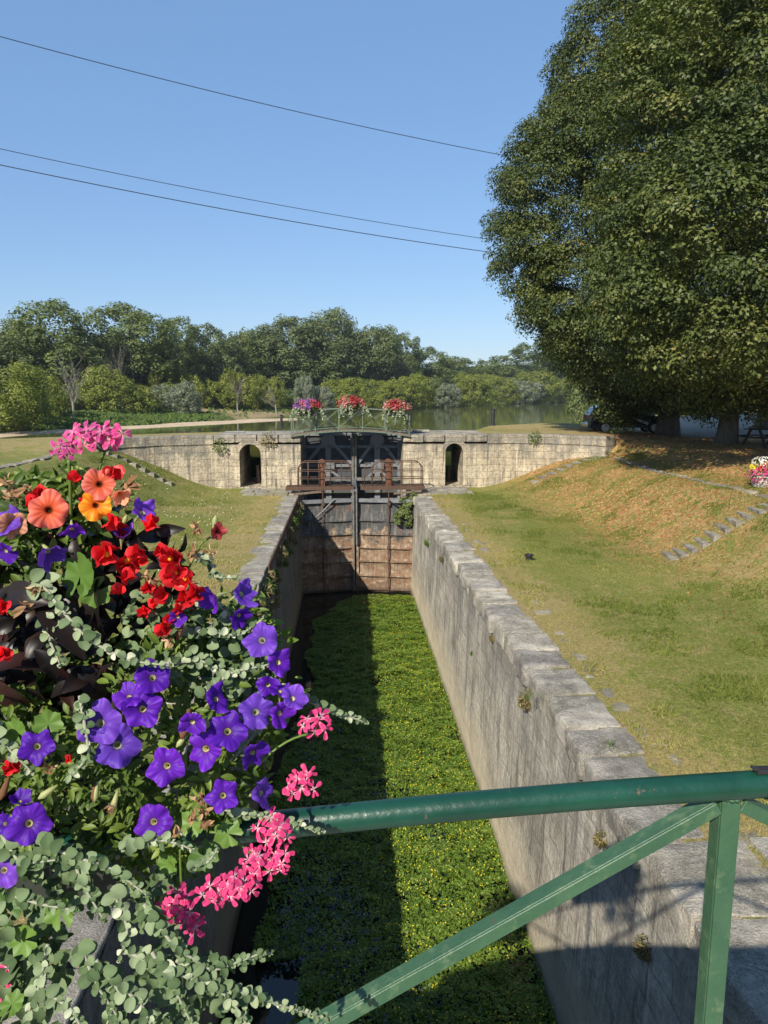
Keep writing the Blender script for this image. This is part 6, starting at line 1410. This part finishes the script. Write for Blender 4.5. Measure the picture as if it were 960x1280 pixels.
# ---- geraniums
g1 = empty('pink_geranium', (0, 0, 0)); tag(g1, 'pink geranium rising above the planter, one umbel against the lawn at the top', 'geranium')
umbel(g1, 122, 548, 62, 1.16, 'pinkpale', 10, .0185, (1.15, .5), (118, 640, 1.2), 0, .3); umbel(g1, 84, 560, 34, 1.16, 'pinkpale', 5, .017, (.8, .8), None); umbel(g1, 139, 547, 26, 1.16, 'pinkpale', 3, .018, (.8, .7), None)
stalk(g1, [(86, 575, 1.15), (88, 610, 1.16), (89, 660, 1.18), (84, 700, 1.2)], .0026)
fill([(72, 575), (98, 575), (100, 600), (92, 622), (80, 622), (66, 600)], 40, T_LANCE, .022, 'bright', g1, 'young_leaves', (.0, .03), 31, -.3, .7)
g2 = empty('pink_geranium', (0, 0, 0)); tag(g2, 'trailing pink geranium with umbels hanging below the handrail', 'geranium')
for (px, py, w_, n_, el, st) in [(394, 904, 40, 6, (1, .8), (318, 962, 1.06)), (378, 978, 50, 8, (1.1, .6), None), (345, 1036, 54, 8, (1.1, .6), None), (322, 1078, 52, 9, (1, .9), (262, 1040, 1.05)), (300, 1108, 50, 9, (1.1, .8), None), (268, 1116, 40, 6, (1, .9), None), (226, 1130, 44, 7, (.9, .9), (225, 1060, 1.04)), (240, 1158, 34, 4, (1, .7), None), (205, 1142, 30, 4, (.8, .9), None), (4, 1225, 44, 5, (.8, 1.1), None), (350, 1075, 30, 4, (.8, 1), None)]:
    umbel(g2, px, py, w_, 1.03 if px < 360 else 1.07, 'pink', n_ , .0166, el, st)
def lobed_leaf(root, px, py, d_, y, up_ang=90):
    p = at(px, py, y); R = pxs(d_, p) / 2; nr_, nth = 5, 36; th = np.linspace(-math.pi * .92, math.pi * .92, nth); V = [(0, 0, 0)]; rr_ = 1 + .10 * np.cos(7 * th) + .04 * np.cos(21 * th)
    for k in range(1, nr_ + 1): q_ = k / nr_; V += [(R * q_ * rr_[i] * math.sin(th[i]), R * q_ * rr_[i] * math.cos(th[i]), R * (.10 * q_ ** 2 * math.cos(7 * th[i]) + .12 * q_ ** 2)) for i in range(nth)]
    Fs = [(0, 1 + i, 2 + i, 2 + i) for i in range(nth - 1)]; mb = MB(); Q = [(0, 1 + i, 2 + i) for i in range(nth - 1)] + [(1 + (k - 1) * nth + i, 1 + k * nth + i, 1 + k * nth + i + 1, 1 + (k - 1) * nth + i + 1) for k in range(1, nr_) for i in range(nth - 1)]
    Fm = frame(unit(VIEW(p) * .5 + SUNB * .5 + fr.normal(size=3) * .3), R_(up_ang)); mb.add([tuple(Fm @ np.array(v)) for v in V], Q); o = mb.build('geranium_leaf', M['geranleaf'], root, smooth=True, loc=tuple(p))
    a_ = o.data.attributes.new('rnd', 'FLOAT', 'POINT'); a_.data.foreach_set('value', np.full(len(o.data.vertices), fr.random(), np.float32)); return o
for px, py, d_, a_ in ((100, 720, 56, 0), (118, 740, 40, 120), (285, 1042, 34, 60), (255, 1070, 36, 200), (8, 1135, 40, 30), (30, 1175, 36, 100), (60, 905, 34, 0), (20, 915, 34, 60), (240, 1030, 34, 0), (210, 1080, 26, 90), (75, 1140, 40, 20), (15, 1255, 30, 0)): lobed_leaf(g2 if py > 850 else g1, px, py, d_, float(DEP(px, py)) + .02, a_)
# ---- silver trailing helichrysum
h1 = empty('silver_helichrysum', (0, 0, 0)); tag(h1, 'silver leaved trailing helichrysum weaving through the middle of the flowers', 'trailing plant')
TR = [([(45, 720, 1.10), (75, 760, 1.06), (110, 800, 1.04), (160, 826, 1.03), (212, 832, 1.02)], 27), ([(230, 735, 1.15), (262, 752, 1.15), (285, 765, 1.13), (300, 790, 1.12)], 20), ([(215, 790, 1.10), (262, 790, 1.08), (300, 795, 1.08), (330, 772, 1.10)], 20), ([(240, 690, 1.14), (262, 700, 1.14), (268, 722, 1.13), (295, 722, 1.12)], 17), ([(330, 850, 1.1), (385, 876, 1.10), (425, 892, 1.11), (458, 903, 1.12)], 19), ([(250, 870, 1.06), (290, 840, 1.06), (340, 830, 1.07)], 20), ([(200, 830, 1.07), (250, 825, 1.07), (290, 845, 1.07)], 20), ([(100, 870, 1.03), (105, 900, 1.01), (112, 945, 1.0), (85, 975, 1.0)], 21), ([(-20, 900, 1.05), (5, 930, 1.03), (40, 965, 1.03)], 26), ([(290, 950, 1.05), (320, 915, 1.06), (300, 885, 1.07)], 18), ([(270, 1010, 1.04), (320, 1018, 1.03), (372, 1030, 1.03), (405, 1040, 1.04)], 17), ([(60, 765, 1.08), (62, 800, 1.07), (75, 830, 1.06)], 24)]
for i, (pts, ls_) in enumerate(TR): trail(h1, pts, 0, ls_, 'gwool', 300 + i, .95)
HM = [(160, 740), (240, 745), (330, 780), (360, 850), (330, 890), (260, 880), (190, 850), (150, 800)]
fill(HM, 330, T_ROUND, .018, 'gwoold', h1, 'inner_leaves', (.0, .16), 41, 0, .6)
h2 = empty('silver_helichrysum', (0, 0, 0)); tag(h2, 'silver leaved trailing helichrysum hanging in a thick curtain at the bottom left', 'trailing plant')
TR2 = [([(40, 1050, 1.02), (90, 1070, .98), (140, 1085, .97), (185, 1120, .96)], 26), ([(150, 1060, 1.0), (190, 1048, .99), (225, 1055, .98), (240, 1062, .98)], 22), ([(0, 1040, 1.03), (25, 1080, 1.0), (70, 1075, .98)], 25), ([(140, 1110, .98), (160, 1160, .96), (150, 1200, .96)], 24), ([(180, 1130, .97), (215, 1180, .95), (265, 1215, .95), (330, 1190, .97)], 22), ([(160, 1190, .96), (225, 1220, .94), (290, 1235, .95), (345, 1255, .97), (412, 1274, 1.0)], 22), ([(100, 1180, .96), (120, 1230, .94), (160, 1290, .93)], 26), ([(60, 1180, .98), (50, 1230, .96), (30, 1290, .95)], 26), ([(190, 1190, .95), (220, 1240, .93), (250, 1300, .92)], 22), ([(220, 1200, .95), (290, 1250, .94), (320, 1300, .93)], 21), ([(20, 1120, 1.0), (50, 1130, .99), (95, 1138, .98)], 24), ([(150, 1230, .93), (180, 1260, .92), (200, 1310, .91)], 22), ([(90, 1060, 1.0), (100, 1100, .98), (130, 1150, .97)], 26), ([(235, 1085, 1.0), (260, 1078, 1.0), (272, 1062, 1.0)], 16), ([(250, 1200, .97), (300, 1205, .97), (340, 1190, .98)], 19), ([(60, 1240, .95), (90, 1262, .93), (110, 1300, .92)], 25), ([(120, 1200, .95), (150, 1240, .94), (130, 1290, .93)], 24)]
for i, (pts, ls_) in enumerate(TR2): trail(h2, pts, 0, ls_, 'gwool' if i % 2 else 'gwoold', 330 + i, 1.05)
HB = [(-40, 1060), (60, 1060), (140, 1080), (230, 1085), (225, 1170), (245, 1215), (300, 1240), (330, 1300), (-40, 1320), (-40, 1290), (80, 1280), (190, 1280), (170, 1225), (190, 1180), (150, 1140), (95, 1150), (80, 1210), (-40, 1240)]
fill(HB, 420, T_ROUND, .020, 'gwoold', h2, 'inner_leaves', (.0, .16), 42, .2, .6)
fill([(-40, 1160), (60, 1150), (85, 1220), (60, 1290), (-40, 1290)], 120, T_ROUND, .03, 'gwoold', h2, 'inner_leaves', (.02, .2), 43, .2, .7)
# ---- dry spent heads and papery bits
dr_ = empty('spent_blooms', (0, 0, 0)); tag(dr_, 'withered brown and pink spent blooms caught among the living flowers', 'dead flowers')
for px, py, s_ in ((15, 618, 22), (30, 612, 18), (160, 605, 20), (156, 622, 18), (240, 690, 18), (262, 690, 16), (248, 1000, 18), (255, 1015, 20), (240, 1020, 16), (180, 718, 16), (190, 726, 16), (60, 960, 16), (210, 800, 14), (258, 1028, 16), (8, 600, 18), (165, 1105, 12), (222, 1040, 14), (140, 1010, 14), (245, 660, 14), (30, 760, 22), (45, 735, 18)):
    p = at(px, py, float(DEP(px, py)) - .01); r = np.random.default_rng(px); n = 9; u = unit(r.normal(size=(n, 3)) + np.array((0, 0, -.4))); L = pxs(s_, p); V, Fs, A = leaves(u * L * .35, r.normal(size=(n, 3)), L * r.uniform(.5, 1., n), T_LANCE, r, u * 3)
    link('spent_bloom', fast_mesh('spent_bloom', V, Fs, dict(rnd=A)), M['dried'], dr_, loc=tuple(p), smooth=True)
# a second planting farther left along the same railing (its shade falls on the water plants)
sp = empty('railing_planter', (-2.75, 1.25, 7.75)); tag(sp, 'planter of mixed flowers farther left on the near railing, outside the picture', 'planter')
mb = MB(); mb.span((-.42, -.12, -.16), (.42, .12, .06)); mb.build('box', M['planter'], sp, bevel=.01)
u = unit(fr.normal(size=(1500, 3))); P = u * np.array((.52, .36, .42)) * fr.uniform(.4, 1, 1500)[:, None] + (0, 0, .36); V, Fs, A = leaves(P, u, .05, T_OVAL, fr); link('foliage', fast_mesh('foliage', V, Fs, dict(rnd=A)), M['mgreen'], sp)
u = unit(fr.normal(size=(260, 3))); P = u * np.array((.55, .38, .45)) + (0, 0, .38); V, Fs, A = leaves(P, u, .06, T_OVAL, fr); link('blossoms', fast_mesh('blossoms', V, Fs, dict(rnd=A)), M['violetmix'], sp)

# ================================================================== SUMMER HAZE
mb = MB(); mb.span((-900, -25, -3), (1000, 1300, 60)); hz_ = mb.build('haze', None); tag(hz_, 'thin pale summer haze over river and wood', 'haze', kind='stuff')
hm = bpy.data.materials.new('haze_air'); hm.use_nodes = True; hm.node_tree.nodes.clear(); ho = hm.node_tree.nodes.new('ShaderNodeOutputMaterial'); hv = hm.node_tree.nodes.new('ShaderNodeVolumePrincipled')
hv.inputs['Color'].default_value = (.86, .92, 1, 1); hv.inputs['Density'].default_value = .0002; hv.inputs['Anisotropy'].default_value = .3; hm.node_tree.links.new(hv.outputs[0], ho.inputs['Volume']); hz_.data.materials.append(hm)
